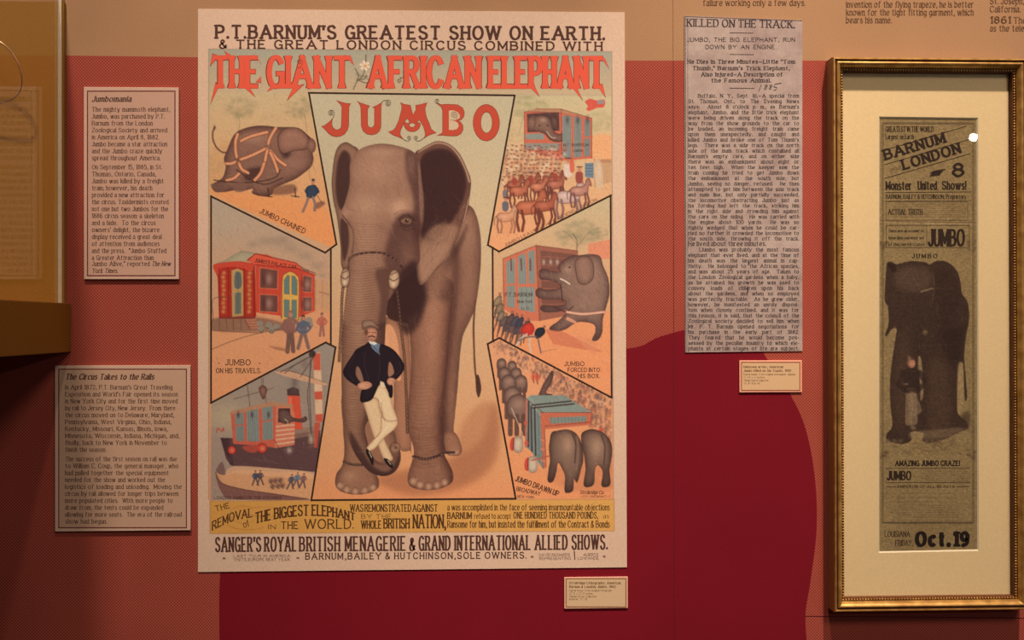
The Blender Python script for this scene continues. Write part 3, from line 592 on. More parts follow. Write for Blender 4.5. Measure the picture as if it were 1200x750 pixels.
# ================================================================ printed pictures: a small painter for coloured sheets
class Canvas:
    S = 2.0
    def __init__(s, x0, y0, x1, y1, col):
        s.x0, s.y0 = x0, y0; s.w, s.h = int((x1 - x0) * s.S), int((y1 - y0) * s.S)
        s.a = np.ones((s.h, s.w, 3)) * np.asarray(col, float); s.rng = np.random.default_rng(5)
        s.ox, s.oy, s.f = 0.0, 0.0, 1.0; s.clip = None
    def view(s, ox, oy, f): s.ox, s.oy, s.f = ox, oy, f
    def T(s, p):
        p = np.asarray(p, float).reshape(-1, 2); return np.stack([s.ox + p[:, 0] / s.f, s.oy + p[:, 1] / s.f], -1)
    def _c(s, p): q = s.T(p); return (q - np.array([s.x0, s.y0])) * s.S
    @staticmethod
    def blur(m, sg):
        if sg <= .3: return m
        r = int(sg * 2.6) + 1; k = np.exp(-.5 * (np.arange(-r, r + 1) / sg) ** 2); k /= k.sum()
        m = np.pad(m, r, mode='edge')
        o = sum(k[i] * m[i:m.shape[0] - 2 * r + i, :] for i in range(2 * r + 1))
        return sum(k[i] * o[:, i:o.shape[1] - 2 * r + i] for i in range(2 * r + 1))
    def mask(s, pts, sm=True, soft=0.0):
        q = s._c(pts)
        if sm: q = smooth(q, True, 6)
        pad = int(soft * 3 + 3)
        x0 = max(0, int(q[:, 0].min()) - pad); x1 = min(s.w, int(q[:, 0].max()) + pad + 1); y0 = max(0, int(q[:, 1].min()) - pad); y1 = min(s.h, int(q[:, 1].max()) + pad + 1)
        if x1 <= x0 or y1 <= y0: return (0, 0, np.zeros((1, 1)))
        nx_, ny_ = x1 - x0, y1 - y0; m = np.zeros((ny_, nx_))
        ex = q; ey = np.roll(q, -1, 0)
        for dy in (.17, .5, .83):
            for iy in range(ny_):
                Y = y0 + iy + dy; c = (ex[:, 1] <= Y) != (ey[:, 1] <= Y)
                if not c.any(): continue
                a, b = ex[c], ey[c]; xs = np.sort(a[:, 0] + (Y - a[:, 1]) / (b[:, 1] - a[:, 1]) * (b[:, 0] - a[:, 0])) - x0
                for u, v in zip(xs[::2], xs[1::2]):
                    u = max(u, 0); v = min(v, nx_)
                    if v <= u: continue
                    iu, iv = int(u), int(v)
                    if iu == iv: m[iy, iu] += (v - u)
                    else:
                        m[iy, iu] += iu + 1 - u; m[iy, iu + 1:iv] += 1
                        if iv < nx_: m[iy, iv] += v - iv
        m = np.clip(m / 3, 0, 1)
        if soft: m = s.blur(m, soft)
        return (x0, y0, m)
    def _clipped(s, x0, y0, m, clip):
        for c in (clip, s.clip):
            if c is None: continue
            cx, cy, cm = c; o = np.zeros_like(m)
            ax0, ay0 = max(x0, cx), max(y0, cy); ax1, ay1 = min(x0 + m.shape[1], cx + cm.shape[1]), min(y0 + m.shape[0], cy + cm.shape[0])
            if ax1 > ax0 and ay1 > ay0: o[ay0 - y0:ay1 - y0, ax0 - x0:ax1 - x0] = cm[ay0 - cy:ay1 - cy, ax0 - cx:ax1 - cx]
            m = m * o
        return m
    def lay(s, x0, y0, m, col, al=1.0, clip=None):
        m = (s._clipped(x0, y0, m, clip) * al)[..., None]; h, w = m.shape[:2]; v = s.a[y0:y0 + h, x0:x0 + w]
        v += (np.asarray(col, float) - v) * m
    def poly(s, pts, col, al=1.0, sm=True, soft=0.0, clip=None):
        k = s.mask(pts, sm, soft); s.lay(*k, col, al, clip); return k
    def form(s, pts, col, dark, sg=5.0, amt=.8, light=(0, 0), sm=True, edge=None, clip=None):
        """a rounded form: fills, then darkens towards the rim; light = where it comes from"""
        k = s.mask(pts, sm); s.lay(*k, col, 1, clip); x0, y0, m = k
        pm = np.pad(m, 12); b = s.blur(pm, sg * s.S)
        b = np.roll(b, (int(light[1] * s.S), int(light[0] * s.S)), (0, 1))[12:-12, 12:-12]
        s.lay(x0, y0, m * np.clip((1 - b) * 1.7, 0, 1), dark, amt, clip)
        if edge is not None: s.line(list(pts) + [pts[0]], edge[0], edge[1], edge[2], sm=sm)
        return k
    def line(s, pts, w, col, al=1.0, sm=True, clip=None, taper=False, soft=.6):
        q = s._c(pts)
        if sm and len(q) > 2: q = smooth(q, False, 5)
        W_ = w * s.S / 2; pad = int(W_ + 3)
        x0 = max(0, int(q[:, 0].min()) - pad); x1 = min(s.w, int(q[:, 0].max()) + pad + 1); y0 = max(0, int(q[:, 1].min()) - pad); y1 = min(s.h, int(q[:, 1].max()) + pad + 1)
        if x1 <= x0 or y1 <= y0: return
        m = np.zeros((y1 - y0, x1 - x0)); n = len(q) - 1
        for i in range(n):
            a, b = q[i], q[i + 1]; wi = W_ * ((1 - .8 * abs(2 * (i + .5) / n - 1) ** 2) if taper else 1)
            u0 = max(x0, int(min(a[0], b[0]) - pad)); u1 = min(x1, int(max(a[0], b[0]) + pad) + 1); v0 = max(y0, int(min(a[1], b[1]) - pad)); v1 = min(y1, int(max(a[1], b[1]) + pad) + 1)
            if u1 <= u0 or v1 <= v0: continue
            X, Y = np.meshgrid(np.arange(u0, u1) + .5, np.arange(v0, v1) + .5)
            d = b - a; L2 = d @ d + 1e-9; t = np.clip(((X - a[0]) * d[0] + (Y - a[1]) * d[1]) / L2, 0, 1)
            D = np.hypot(X - a[0] - t * d[0], Y - a[1] - t * d[1]); mm = np.clip((wi - D) / (soft * 2) + .5, 0, 1)
            sub = m[v0 - y0:v1 - y0, u0 - x0:u1 - x0]; np.maximum(sub, mm, out=sub)
        s.lay(x0, y0, m, col, al, clip)
    def lines(s, Ls, w, col, al=1.0, **k):
        for p in Ls: s.line(p, w, col, al, **k)
    def blob(s, x, y, rx, ry, col, al=.6, ang=0.0, clip=None):
        c = s._c([(x, y)])[0]; rx, ry = rx / s.f * s.S, ry / s.f * s.S; R = int(max(rx, ry) * 2.4) + 2
        x0 = max(0, int(c[0]) - R); x1 = min(s.w, int(c[0]) + R); y0 = max(0, int(c[1]) - R); y1 = min(s.h, int(c[1]) + R)
        if x1 <= x0 or y1 <= y0: return
        X, Y = np.meshgrid(np.arange(x0, x1) - c[0], np.arange(y0, y1) - c[1]); a = math.radians(ang)
        U = X * math.cos(a) + Y * math.sin(a); V = -X * math.sin(a) + Y * math.cos(a)
        s.lay(x0, y0, np.exp(-((U / rx) ** 2 + (V / ry) ** 2)), col, al, clip)
    def disc(s, x, y, rx, ry, col, al=1.0):
        s.poly([(x + rx * math.cos(a), y + ry * math.sin(a)) for a in np.linspace(0, 6.2832, 13)[:-1]], col, al, soft=.5)
    def grad(s, k, c0, c1, horiz=False, al=1.0, pw=1.0):
        x0, y0, m = k; n = m.shape[1] if horiz else m.shape[0]; t = np.linspace(0, 1, n) ** pw
        t = t[None, :, None] if horiz else t[:, None, None]; col = np.asarray(c0, float) * (1 - t) + np.asarray(c1, float) * t
        mm = (s._clipped(x0, y0, m, None) * al)[..., None]; h, w = m.shape; v = s.a[y0:y0 + h, x0:x0 + w]; v += (col - v) * mm
    def grain(s, amp, k=None, sg=.0):
        n = s.rng.normal(size=(s.h, s.w))
        if sg: n = s.blur(n, sg); n /= n.std()
        m = np.ones((s.h, s.w))
        if k is not None:
            m = np.zeros((s.h, s.w)); x0, y0, mm = k; m[y0:y0 + mm.shape[0], x0:x0 + mm.shape[1]] = mm
        s.a *= (1 + amp * n * m)[..., None]
    def hatch(s, k, n, ang, L, dark, light, al=.16, w=.5, bend=.1):
        x0, y0, m = k; sv = (s.ox, s.oy, s.f); s.view(0, 0, 1); sd = s.rng
        for i in range(n):
            x = s.x0 + (x0 + sd.uniform() * m.shape[1]) / s.S; y = s.y0 + (y0 + sd.uniform() * m.shape[0]) / s.S; a = math.radians(ang + sd.normal() * 14); l = L * sd.uniform(.5, 1.4)
            dx, dy = math.cos(a) * l, math.sin(a) * l; b = bend * sd.uniform(-1, 1)
            s.line([(x, y), (x + dx / 2 - dy * b, y + dy / 2 + dx * b), (x + dx, y + dy)], w, dark if i % 2 else light, al, clip=k)
        s.ox, s.oy, s.f = sv
    def tree(s, x, y, r, n, col, al=.3):
        for i in range(n):
            a = s.rng.uniform(0, 6.28); d = r * math.sqrt(s.rng.uniform()); s.blob(x + d * math.cos(a) * 1.3, y + d * math.sin(a) * .8, r * .2, r * .14, col, al)
    def person(s, x, y, h, coat, legs, hat=(60, 50, 50), lean=0.0, al=.9, stride=.16):
        """a small printed figure, h tall with its feet at y"""
        f = lambda u, v: (x + (u + lean * v) * h, y - v * h)
        s.line([f(-stride * .7, 0), f(-.03, .48)], .105 * h / s.f, legs, al, sm=False); s.line([f(stride * .7, .01), f(.03, .48)], .105 * h / s.f, legs, al, sm=False)
        s.poly([f(-.1, .44), f(-.14, .78), f(0, .84), f(.14, .78), f(.1, .44)], coat, al, sm=False)
        s.line([f(-.13, .76), f(-.2, .58), f(-.1, .48)], .07 * h / s.f, coat, al, sm=False); s.line([f(.13, .76), f(.21, .6), f(.12, .5)], .07 * h / s.f, coat, al, sm=False)
        s.disc(*f(0, .90), .062 * h, .075 * h, (150, 92, 72), .95); s.disc(*f(.01, .895), .045 * h, .055 * h, (198, 134, 102), 1.0); s.poly([f(-.1, .945), f(-.05, .95), f(-.045, 1.0), f(.045, 1.0), f(.05, .95), f(.1, .945)], hat, al, sm=False)
    def to_sheet(s, name, corners, h, step, mat, parent):
        c = [np.array(p, float) for p in corners]                      # TL TR BR BL in pixels
        nu = int(np.hypot(*(c[1] - c[0])) / step); nv = int(np.hypot(*(c[3] - c[0])) / step)
        U, V = np.meshgrid(np.linspace(0, 1, nu + 1), np.linspace(0, 1, nv + 1))
        pt = ((1 - U) * (1 - V))[..., None] * c[0] + (U * (1 - V))[..., None] * c[1] + (U * V)[..., None] * c[2] + ((1 - U) * V)[..., None] * c[3]
        W3 = P(pt[..., 0], pt[..., 1], h).reshape(-1, 3)
        gx = np.clip((pt[..., 0] - s.x0) * s.S - .5, 0, s.w - 1.001); gy = np.clip((pt[..., 1] - s.y0) * s.S - .5, 0, s.h - 1.001)
        ix, iy = gx.astype(int), gy.astype(int); fx, fy = (gx - ix)[..., None], (gy - iy)[..., None]
        A = s.a; col = (A[iy, ix] * (1 - fx) * (1 - fy) + A[iy, ix + 1] * fx * (1 - fy) + A[iy + 1, ix] * (1 - fx) * fy + A[iy + 1, ix + 1] * fx * fy)
        col = alb(np.clip(col, 0, 255)).reshape(-1, 3)
        idx = np.arange((nu + 1) * (nv + 1)).reshape(nv + 1, nu + 1)
        F = np.stack([idx[:-1, :-1], idx[1:, :-1], idx[1:, 1:], idx[:-1, 1:]], -1).reshape(-1, 4)
        o = mesh_obj(name, W3, F, mat, parent)
        at = o.data.color_attributes.new('print_colour', 'FLOAT_COLOR', 'POINT')
        at.data.foreach_set('color', np.concatenate([col, np.ones((len(col), 1))], 1).astype(np.float32).ravel())
        return o

# ================================================================ the big colour lithograph
PC = [(232, 10.3), (732, 14.3), (734.7, 664.8), (232, 670.3)]
post = empty('poster', tuple(P(483, 668).tolist()), 'large colour circus poster of an elephant with small scenes down both sides', 'poster')
V_, F_ = sheet_vf(PC, .0016); mesh_obj('backing_sheet', V_, F_, grain_mat('poster_paper_edge', alb((226, 186, 152)), .8, .03), post)
PAPER = (222, 178, 146)
cv = Canvas(228, 6, 739, 674, PAPER)
V0 = lambda: cv.view(0, 0, 1)
# --- grounds
V0()
k = cv.mask([(244.5, 57.5), (717, 60.5), (719, 585), (244.5, 586)], False)
cv.grad(k, (190, 172, 138), (230, 150, 104), pw=.8)
k = cv.mask([(244.5, 57.5), (717, 60.5), (717, 110), (244.5, 108)], False); cv.grad(k, (168, 158, 134), (206, 170, 130))
CP = [(362, 109), (603, 111.5), (571.7, 287), (577.3, 292), (577.6, 399), (571.5, 403), (604, 584.5), (364.8, 586), (393.3, 407), (387.7, 403), (387.7, 291), (394.8, 286)]
k = cv.mask(CP, False); cv.grad(k, (198, 178, 142), (230, 150, 98), pw=1.5); cc_ = k
cv.clip = cc_; cv.blob(560, 250, 40, 90, (216, 182, 140), .5); cv.blob(400, 420, 22, 120, (232, 160, 110), .5)
cv.blob(480, 585, 130, 28, (236, 146, 96), .6)
# ground shadow of the elephant
cv.poly([(440, 560), (500, 545), (560, 520), (578, 470), (586, 500), (578, 545), (540, 572), (480, 580)], (176, 108, 74), .75, soft=7)
cv.poly([(540, 500), (572, 470), (583, 510), (560, 552), (535, 560)], (178, 112, 78), .5, soft=6)
# ---------------- the great elephant
SK, SD, SL = (142, 98, 76), (72, 42, 36), (184, 136, 106)
# far hind leg, seen between trunk and near foreleg
far = cv.form([(452, 372), (470, 380), (480, 400), (482, 520), (480, 528), (468, 526), (462, 500), (461, 440), (456, 400)], (176, 118, 88), (120, 76, 58), 4, .7)
cv.poly([(451, 384), (459, 382), (466, 400), (470, 440), (467, 446), (460, 440), (453, 415)], (230, 158, 112), .9, soft=.5)
# body and far hind leg right
body = cv.form([(480, 250), (520, 240), (548, 240), (558, 252), (563, 276), (563.5, 307), (561, 335), (557, 360), (551, 375), (543, 392), (540, 408), (538, 430), (536, 457), (533, 487), (532, 506), (539, 519), (541, 529), (536, 534), (524, 532), (517, 520), (512, 470), (500, 400), (480, 380), (455, 372), (448, 340), (460, 280)], (138, 94, 74), (66, 38, 34), 8, .75, light=(3, 0))
cv.blob(545, 270, 14, 30, SL, .5, clip=body); cv.blob(550, 330, 8, 40, (160, 112, 88), .5, clip=body)
cv.poly([(452, 330), (485, 300), (500, 340), (498, 400), (480, 400), (472, 380), (452, 370)], (60, 34, 32), .85, soft=5, clip=body)
cv.poly([(531, 290), (538, 300), (537, 340), (531, 400), (523, 470), (521, 510), (513, 500), (519, 430), (526, 360)], (78, 46, 40), .7, soft=5, clip=body); cv.poly([(490, 335), (512, 315), (535, 285), (548, 262), (540, 290), (520, 325), (500, 345)], (70, 42, 38), .7, soft=4, clip=body)
cv.blob(529, 480, 5, 40, (168, 112, 86), .45, clip=body)
# tail
cv.line([(557, 352), (555, 380), (555.5, 408), (557, 436), (560, 450)], 2.2, (108, 66, 50)); cv.poly([(557.5, 442), (561, 440), (564, 455), (561, 466), (558, 458)], (76, 46, 38), .95)
cv.hatch(body, 420, 78, 9, (64, 38, 34), (196, 148, 116), .2)
# near foreleg
leg = cv.form([(470, 330), (500, 318), (530, 330), (530, 360), (527, 390), (525, 423), (521.5, 457), (518, 482), (517.5, 507), (520, 530), (526, 543), (531, 555), (529, 566), (514, 573), (494, 574), (480, 569), (478, 557), (483, 540), (485, 527), (479, 505), (478, 480), (480.5, 452), (481.5, 423), (480, 393), (476, 360)], (150, 100, 76), (78, 44, 38), 6, .85, light=(-2, 0))
cv.poly([(470, 328), (500, 316), (530, 328), (528, 352), (505, 352), (490, 372), (480, 372)], (62, 36, 34), .7, soft=6, clip=leg)
cv.blob(505, 395, 9, 42, (190, 130, 100), .55, clip=leg); cv.blob(500, 470, 8, 34, (176, 122, 94), .45, clip=leg)
cv.blob(515, 322, 15, 26, (148, 102, 80), .85, clip=body); cv.blob(508, 350, 9, 26, (172, 122, 94), .6, clip=body)
cv.poly([(452, 322), (487, 300), (496, 330), (497, 362), (489, 384), (476, 392), (466, 376)], (60, 35, 33), .85, soft=5)
for i in range(22):
    y = 500 + i * 2.2 + cv.rng.uniform(-.6, .6); a, b = cv.rng.uniform(479, 490), cv.rng.uniform(500, 518)
    cv.line([(a, y), ((a + b) / 2, y + 1.6), (b, y - .5)], .6, SD, .35, clip=leg)
for i in range(14):
    y = 440 + i * 4.6; cv.line([(481, y), (492, y + 2.2), (503, y + 1)], .6, SD, .22, clip=leg)
cv.line([(486, 535), (500, 538), (519, 533)], 3.2, (64, 38, 34), .6, clip=leg)
for nx_, ny_ in ((484, 564), (492, 568.5), (502, 570.5), (512, 569), (521, 565.5)): cv.blob(nx_, ny_, 3.8, 4.2, (212, 158, 122), .85, clip=leg); cv.line([(nx_ - 4.3, ny_ - 1), (nx_ - 3.6, ny_ - 4), (nx_, ny_ - 5.4), (nx_ + 3.6, ny_ - 4)], .6, SD, .5, clip=leg)
cv.hatch(leg, 420, 80, 7, (70, 40, 36), (206, 158, 124), .2); cv.hatch(leg, 160, 5, 7, (64, 38, 34), (200, 150, 118), .18)
# far foreleg foot at right rear
cv.form([(521, 508), (533, 507), (540, 520), (541, 530), (533, 534), (523, 531)], (160, 108, 82), (96, 58, 46), 3, .6)
for nx_ in (529, 535): cv.blob(nx_, 530, 2.6, 2.6, (208, 156, 120), .7)
# left foreleg behind the trunk
ll = cv.form([(402, 460), (430, 470), (450, 500), (462, 505), (464, 540), (440, 548), (444, 563), (442, 573), (427, 579), (407, 578.5), (394, 571), (394, 556), (401, 545), (403.5, 527), (402, 500)], (156, 106, 80), (84, 50, 42), 5, .8)
cv.blob(410, 558, 8, 7, (190, 138, 106), .6, clip=ll)
for nx_, ny_ in ((398, 569), (406, 574), (416, 576), (427, 575), (437, 571.5)): cv.blob(nx_, ny_, 3.8, 4, (212, 158, 122), .85, clip=ll); cv.line([(nx_ - 4.2, ny_ - 1), (nx_, ny_ - 5.2), (nx_ + 3.8, ny_ - 3)], .6, SD, .5, clip=ll)
cv.hatch(ll, 150, 60, 6, (70, 40, 36), (206, 158, 124), .22)
# trunk
TR = [(409, 300), (408.6, 329), (406, 340), (403, 367), (400.7, 400), (400, 433), (400.7, 463), (403, 490), (408, 513), (416.7, 533), (428, 548), (437, 555), (450, 558), (462, 553.5), (468.5, 543), (469.5, 532), (467, 524), (461, 521), (456, 524), (457, 530), (459, 534), (456, 540), (450, 543), (441, 540), (434, 529), (430, 515), (428, 500), (438, 480), (447, 440), (451, 400), (453, 362), (460, 330), (466, 300)]
tr = cv.form(TR, (150, 104, 80), (76, 44, 38), 5.5, .85, light=(-1.5, 0))
cv.blob(421, 370, 8, 50, SL, .6, clip=tr); cv.blob(412, 470, 6, 50, (170, 120, 92), .35, clip=tr)
cv.poly([(436, 350), (452, 350), (450, 400), (440, 460), (428, 500), (428, 480), (436, 420)], (70, 42, 38), .55, soft=4, clip=tr)
cv.poly([(410, 505), (420, 520), (436, 545), (455, 553), (468, 535), (462, 553), (450, 560), (430, 553), (414, 530)], (60, 36, 34), .75, soft=2.5, clip=tr)
for i in range(66):
    y = 318 + i * 3.1; l = 402 + (6 if y < 345 else 0); w = 44 if y < 380 else (40 - (y - 380) * .12)
    cv.line([(l - 2, y - 2), (l + w * .35, y + 1.2 + cv.rng.uniform(-.4, .4)), (l + w * .8, y - .8), (l + w, y - 3.5)], .55, (84, 52, 44), .42, clip=tr)
cv.hatch(tr, 300, 4, 8, (66, 40, 36), (200, 152, 120), .22); cv.blob(463, 525, 5.5, 4.4, (206, 156, 116), .9); cv.blob(463.5, 524.5, 2.4, 2.0, (90, 50, 44), .9)
cv.line([(457, 524), (459, 519.5), (465, 519), (469, 523), (467.5, 528.5)], .7, SD, .8)
# right ear (behind head)
EAR = [(486, 181), (494, 174.5), (501.5, 170), (512.7, 165.8), (526, 169), (538, 180), (546.5, 197), (551.5, 212), (550, 231), (547.5, 248), (541, 267), (533, 284), (524.5, 301), (511, 316), (499, 329.5), (492, 334), (489, 324), (487.5, 307), (489, 290), (486, 250), (484, 215)]
ear = cv.form(EAR, (122, 80, 64), (72, 42, 38), 4, .55)
cv.poly([(493, 186), (504, 176), (524, 175), (538, 188), (547, 212), (541, 240), (528, 262), (515, 278), (500, 286), (490, 262), (487, 215)], (58, 32, 32), .92, soft=3.2, clip=ear)
cv.poly([(488, 300), (505, 268), (524, 262), (537, 270), (524, 300), (500, 328), (491, 333)], (168, 122, 94), .75, soft=4, clip=ear)
lobe = cv.mask([(488, 300), (500, 272), (512, 256), (528, 246), (546, 240), (541, 267), (524.5, 301), (499, 329.5), (491, 333)], True, 3)
cv.hatch(lobe, 240, -60, 11, (78, 48, 42), (190, 142, 112), .28, .6, .08); cv.poly([(489, 318), (498, 300), (516, 286), (527, 288), (512, 312), (496, 330)], (178, 130, 102), .45, soft=4, clip=ear)
mid = cv.mask([(492, 225), (505, 215), (540, 232), (545, 250), (520, 275), (498, 285), (490, 262)], True, 5); cv.hatch(mid, 110, 42, 12, (44, 26, 26), (128, 88, 70), .22, .6, .06)
cv.line([(490, 178), (501.5, 171.5), (512.7, 167.3), (526, 170.5), (537, 181.5), (545.5, 198), (550, 213)], 2.4, (196, 150, 118), .75, clip=ear)
cv.line(EAR[:16], .8, (70, 42, 38), .7); cv.line([(550, 231), (541, 267), (524.5, 301), (499, 329.5), (492, 333)], 1.4, (206, 160, 124), .7, clip=ear)
cv.hatch(ear, 160, 70, 8, (50, 28, 28), (130, 90, 72), .12)
# left ear
EL = [(421, 179), (412, 170), (404.5, 167), (397, 171.5), (392.5, 182), (390, 200), (389, 216), (391, 236), (394.5, 251), (397, 268), (399.5, 290), (400, 309), (403, 316), (410, 311), (419, 280), (420, 220)]
el = cv.form(EL, (150, 108, 84), (84, 52, 44), 3, .6, edge=(.7, (74, 46, 40), .7))
cv.poly([(404, 176), (410, 182), (411, 196), (409, 230), (402, 246), (396, 240), (393, 218), (395, 192), (399, 180)], (62, 36, 34), .85, soft=2.2, clip=el)
cv.poly([(399, 258), (407, 262), (409, 285), (404, 306), (401, 296)], (66, 38, 36), .8, soft=1.5, clip=el)
# head
HD = [(419, 177), (429, 171.5), (445, 168.3), (462, 170), (479, 175), (487.5, 181), (492, 190), (494, 210), (497, 235), (496, 260), (491, 280), (492, 305), (480, 322), (470, 330), (460, 345), (452, 352), (430, 350), (411, 345), (409, 325), (411, 300), (414, 282), (412, 268), (403, 258), (400.5, 248), (404, 238), (410, 215), (410, 195), (413, 185)]
hd = cv.form(HD, (158, 112, 88), (92, 56, 48), 6, .6, light=(-2, -1))
cv.blob(440, 200, 26, 20, (188, 138, 110), .7, clip=hd); cv.blob(430, 240, 20, 14, (196, 146, 116), .7, clip=hd); cv.blob(468, 243, 12, 12, (206, 154, 122), .85, clip=hd)
cv.blob(450, 178, 26, 6, (196, 148, 118), .5, clip=hd)
cv.poly([(476, 177), (490, 186), (497, 235), (492, 280), (483, 270), (485, 235), (477, 205)], (80, 48, 44), .75, soft=4, clip=hd)
cv.blob(482, 193, 5, 14, (150, 108, 88), .5, clip=hd); cv.poly([(490, 190), (493, 205), (496, 240), (493, 262), (491, 230)], (206, 160, 126), .35, soft=1, clip=hd)
cv.blob(404, 250, 5, 7, (200, 148, 116), .6, clip=hd); cv.line([(401, 252), (409, 262), (414, 275), (413, 296)], 1.6, SD, .6, clip=hd)
cv.poly([(466, 254), (484, 250), (493, 270), (491, 305), (478, 324), (458, 322), (450, 302), (456, 276)], (78, 46, 42), .72, soft=5, clip=hd)
cv.blob(478, 298, 9, 14, (140, 96, 78), .6, clip=hd)
cv.blob(428, 275, 14, 30, (186, 138, 108), .6, clip=hd)
for i in range(26):
    y = 262 + i * 3.0; cv.line([(410, y - 2), (424, y + .8 + cv.rng.uniform(-.5, .5)), (442, y + .6), (458 - i * .3, y - 4)], .55, (92, 58, 48), .38, clip=hd)
for i in range(12): cv.line([(440 + i * 3, 262 + i), (450 + i * 3, 272 + i * 2), (456 + i * 3, 290 + i * 2.5)], .5, (96, 60, 50), .22, clip=hd)
cv.hatch(hd, 520, 70, 7, (84, 52, 46), (214, 168, 132), .17); cv.hatch(hd, 220, 10, 8, (84, 52, 46), (214, 168, 132), .15)
cv.poly([(406, 322), (455, 326), (456, 350), (450, 378), (404, 378), (403, 345)], (154, 108, 84), .9, soft=4, clip=tr); cv.blob(420, 345, 8, 34, SL, .6, clip=tr)
cv.poly([(440, 318), (458, 318), (456, 352), (450, 385), (442, 385), (446, 350)], (74, 44, 40), .6, soft=3.5, clip=tr); cv.line([(409, 300), (407.5, 330), (405, 345), (402, 370), (400.5, 395)], 2.2, (78, 48, 42), .4, clip=tr)
for i in range(21):
    y = 316 + i * 3.1; cv.line([(404, y - 2), (418, y + 1.4 + cv.rng.uniform(-.4, .4)), (438, y - .6), (456, y - 4.5)], .6, (84, 52, 44), .45, clip=tr)
# eye
cv.blob(476, 258, 9, 6.5, (60, 34, 32), .8, ang=-12, clip=hd); cv.poly([(470, 259), (476, 255), (482, 258), (480, 262), (474, 262)], (150, 104, 80), .9)
cv.blob(476.5, 258.6, 2.2, 2.2, (30, 16, 16), 1); cv.blob(477.4, 257.6, .7, .7, (230, 200, 170), 1)
cv.lines([[(467, 257), (473, 252), (481, 253), (486, 259)], [(469, 264), (475, 266), (483, 264)], [(472, 268), (478, 270), (486, 267)]], .7, (56, 32, 30), .8)
cv.lines([[(462, 252), (468, 247), (476, 247)], [(458, 262), (463, 268), (470, 272)]], .6, (90, 56, 46), .5)
# cheek gap, shadow behind the mouth
cv.poly([(470, 318), (487, 306), (491, 330), (496, 335), (498, 352), (480, 372), (468, 360), (462, 340)], (56, 32, 32), .85, soft=5)
# chain over the trunk, tusk caps
cv.line([(409, 305), (416, 299), (432, 296), (450, 297), (464, 305), (471, 313)], 2.6, (72, 46, 40), .95)
for i in range(14):
    q = smooth([(410, 304), (416, 299), (432, 296), (450, 297), (464, 305), (471, 313)], False, 6); j = int(i / 14 * (len(q) - 1)); cv.blob(q[j][0], q[j][1], 1.0, .8, (168, 124, 96), .8)
for tx, ty, w in ((404.5, 325, 5.2), (461.5, 327, 6.4)):
    cv.form([(tx - w * .9, ty - 3), (tx - w * .5, ty - 9), (tx + w * .3, ty - 11), (tx + w * .95, ty - 6), (tx + w, ty + 4), (tx + w * .4, ty + 11), (tx - w * .6, ty + 11), (tx - w, ty + 4)], (206, 166, 130), (110, 72, 56), 2.2, .8, edge=(.6, (60, 38, 34), .8))
    cv.line([(tx - w, ty - 1), (tx, ty + 2), (tx + w, ty - 2)], 1.4, (92, 62, 50), .8); cv.blob(tx - 1, ty + 6, 2, 2.6, (232, 200, 164), .8); cv.line([(tx - w * .6, ty - 5), (tx + w * .5, ty - 8)], 1.2, (96, 62, 52), .7)
def chain(pts, n):
    q = smooth(pts, False, 12); d = np.concatenate([[0], np.cumsum(np.hypot(*np.diff(q, axis=0).T))]); cv.line(pts, 3.0, (120, 82, 62), .45)
    for i in range(n):
        t = d[-1] * (i + .5) / n; x = np.interp(t, d, q[:, 0]); y = np.interp(t, d, q[:, 1])
        cv.line([(x - 1.2, y - 1.4), (x + 1.2, y - 1.4), (x + 1.3, y + 1.4), (x - 1.3, y + 1.4), (x - 1.2, y - 1.4)], .85, (58, 36, 32), .95, sm=False); cv.blob(x, y, .8, .8, (170, 124, 92), .6)
chain([(402, 336), (400.5, 355), (400, 380), (398.5, 405), (397.5, 424)], 19)
chain([(465, 340), (467.5, 360), (470, 385), (474, 420), (476, 460), (477.5, 508)], 36)
cv.line([(403, 541), (412, 544), (424, 545)], 3.0, (66, 42, 38), .9)
for i in range(7): cv.blob(404 + i * 3, 541.5 + i * .6, .9, .8, (170, 124, 96), .8)
cv.line([(484, 535), (495, 538), (508, 536), (520, 531), (532, 530)], 2.8, (66, 42, 38), .9)
for i in range(13): cv.blob(485 + i * 3.6, 536.5 + math.sin(i / 2.2) * 1.2 - (i > 8) * 3, .9, .8, (176, 130, 100), .8)
cv.grain(.035, body); 
# ---------------- the keeper leaning on the trunk  (view: 450x750 crop of 380,360)
cv.view(380, 360, 3.75)
TRO, TRD = (236, 198, 152), (168, 116, 84)
cv.form([(180, 405), (250, 340), (292, 392), (300, 430), (322, 495), (312, 530), (262, 575), (222, 620), (196, 632), (186, 618), (212, 585), (240, 548), (262, 520), (258, 495), (240, 440)], TRO, TRD, 2, .7, edge=(.5, (120, 78, 60), .5))
cv.form([(172, 405), (232, 400), (246, 450), (262, 500), (258, 560), (292, 640), (302, 668), (276, 680), (258, 662), (238, 612), (214, 560), (190, 480)], (230, 188, 142), TRD, 2, .7, edge=(.5, (120, 78, 60), .5))
cv.form([(250, 480), (282, 500), (322, 498), (312, 532), (264, 574), (224, 620), (196, 632), (186, 618), (214, 584), (246, 545)], TRO, TRD, 1.6, .6, edge=(.5, (110, 70, 54), .55))
cv.line([(250, 420), (256, 470), (266, 500)], .6, (140, 96, 72), .7); cv.line([(290, 505), (262, 545), (220, 590)], .8, (255, 222, 180), .6)
cv.form([(186, 622), (196, 630), (214, 660), (216, 692), (208, 690), (198, 668), (184, 640)], (34, 24, 26), (16, 10, 12), 1, .5); cv.line([(197, 636), (208, 660)], 1.2, (222, 196, 160), .8)
cv.form([(262, 664), (282, 670), (298, 690), (302, 706), (290, 704), (270, 684)], (34, 24, 26), (16, 10, 12), 1, .5); cv.line([(280, 674), (292, 690)], 1.2, (222, 196, 160), .8)
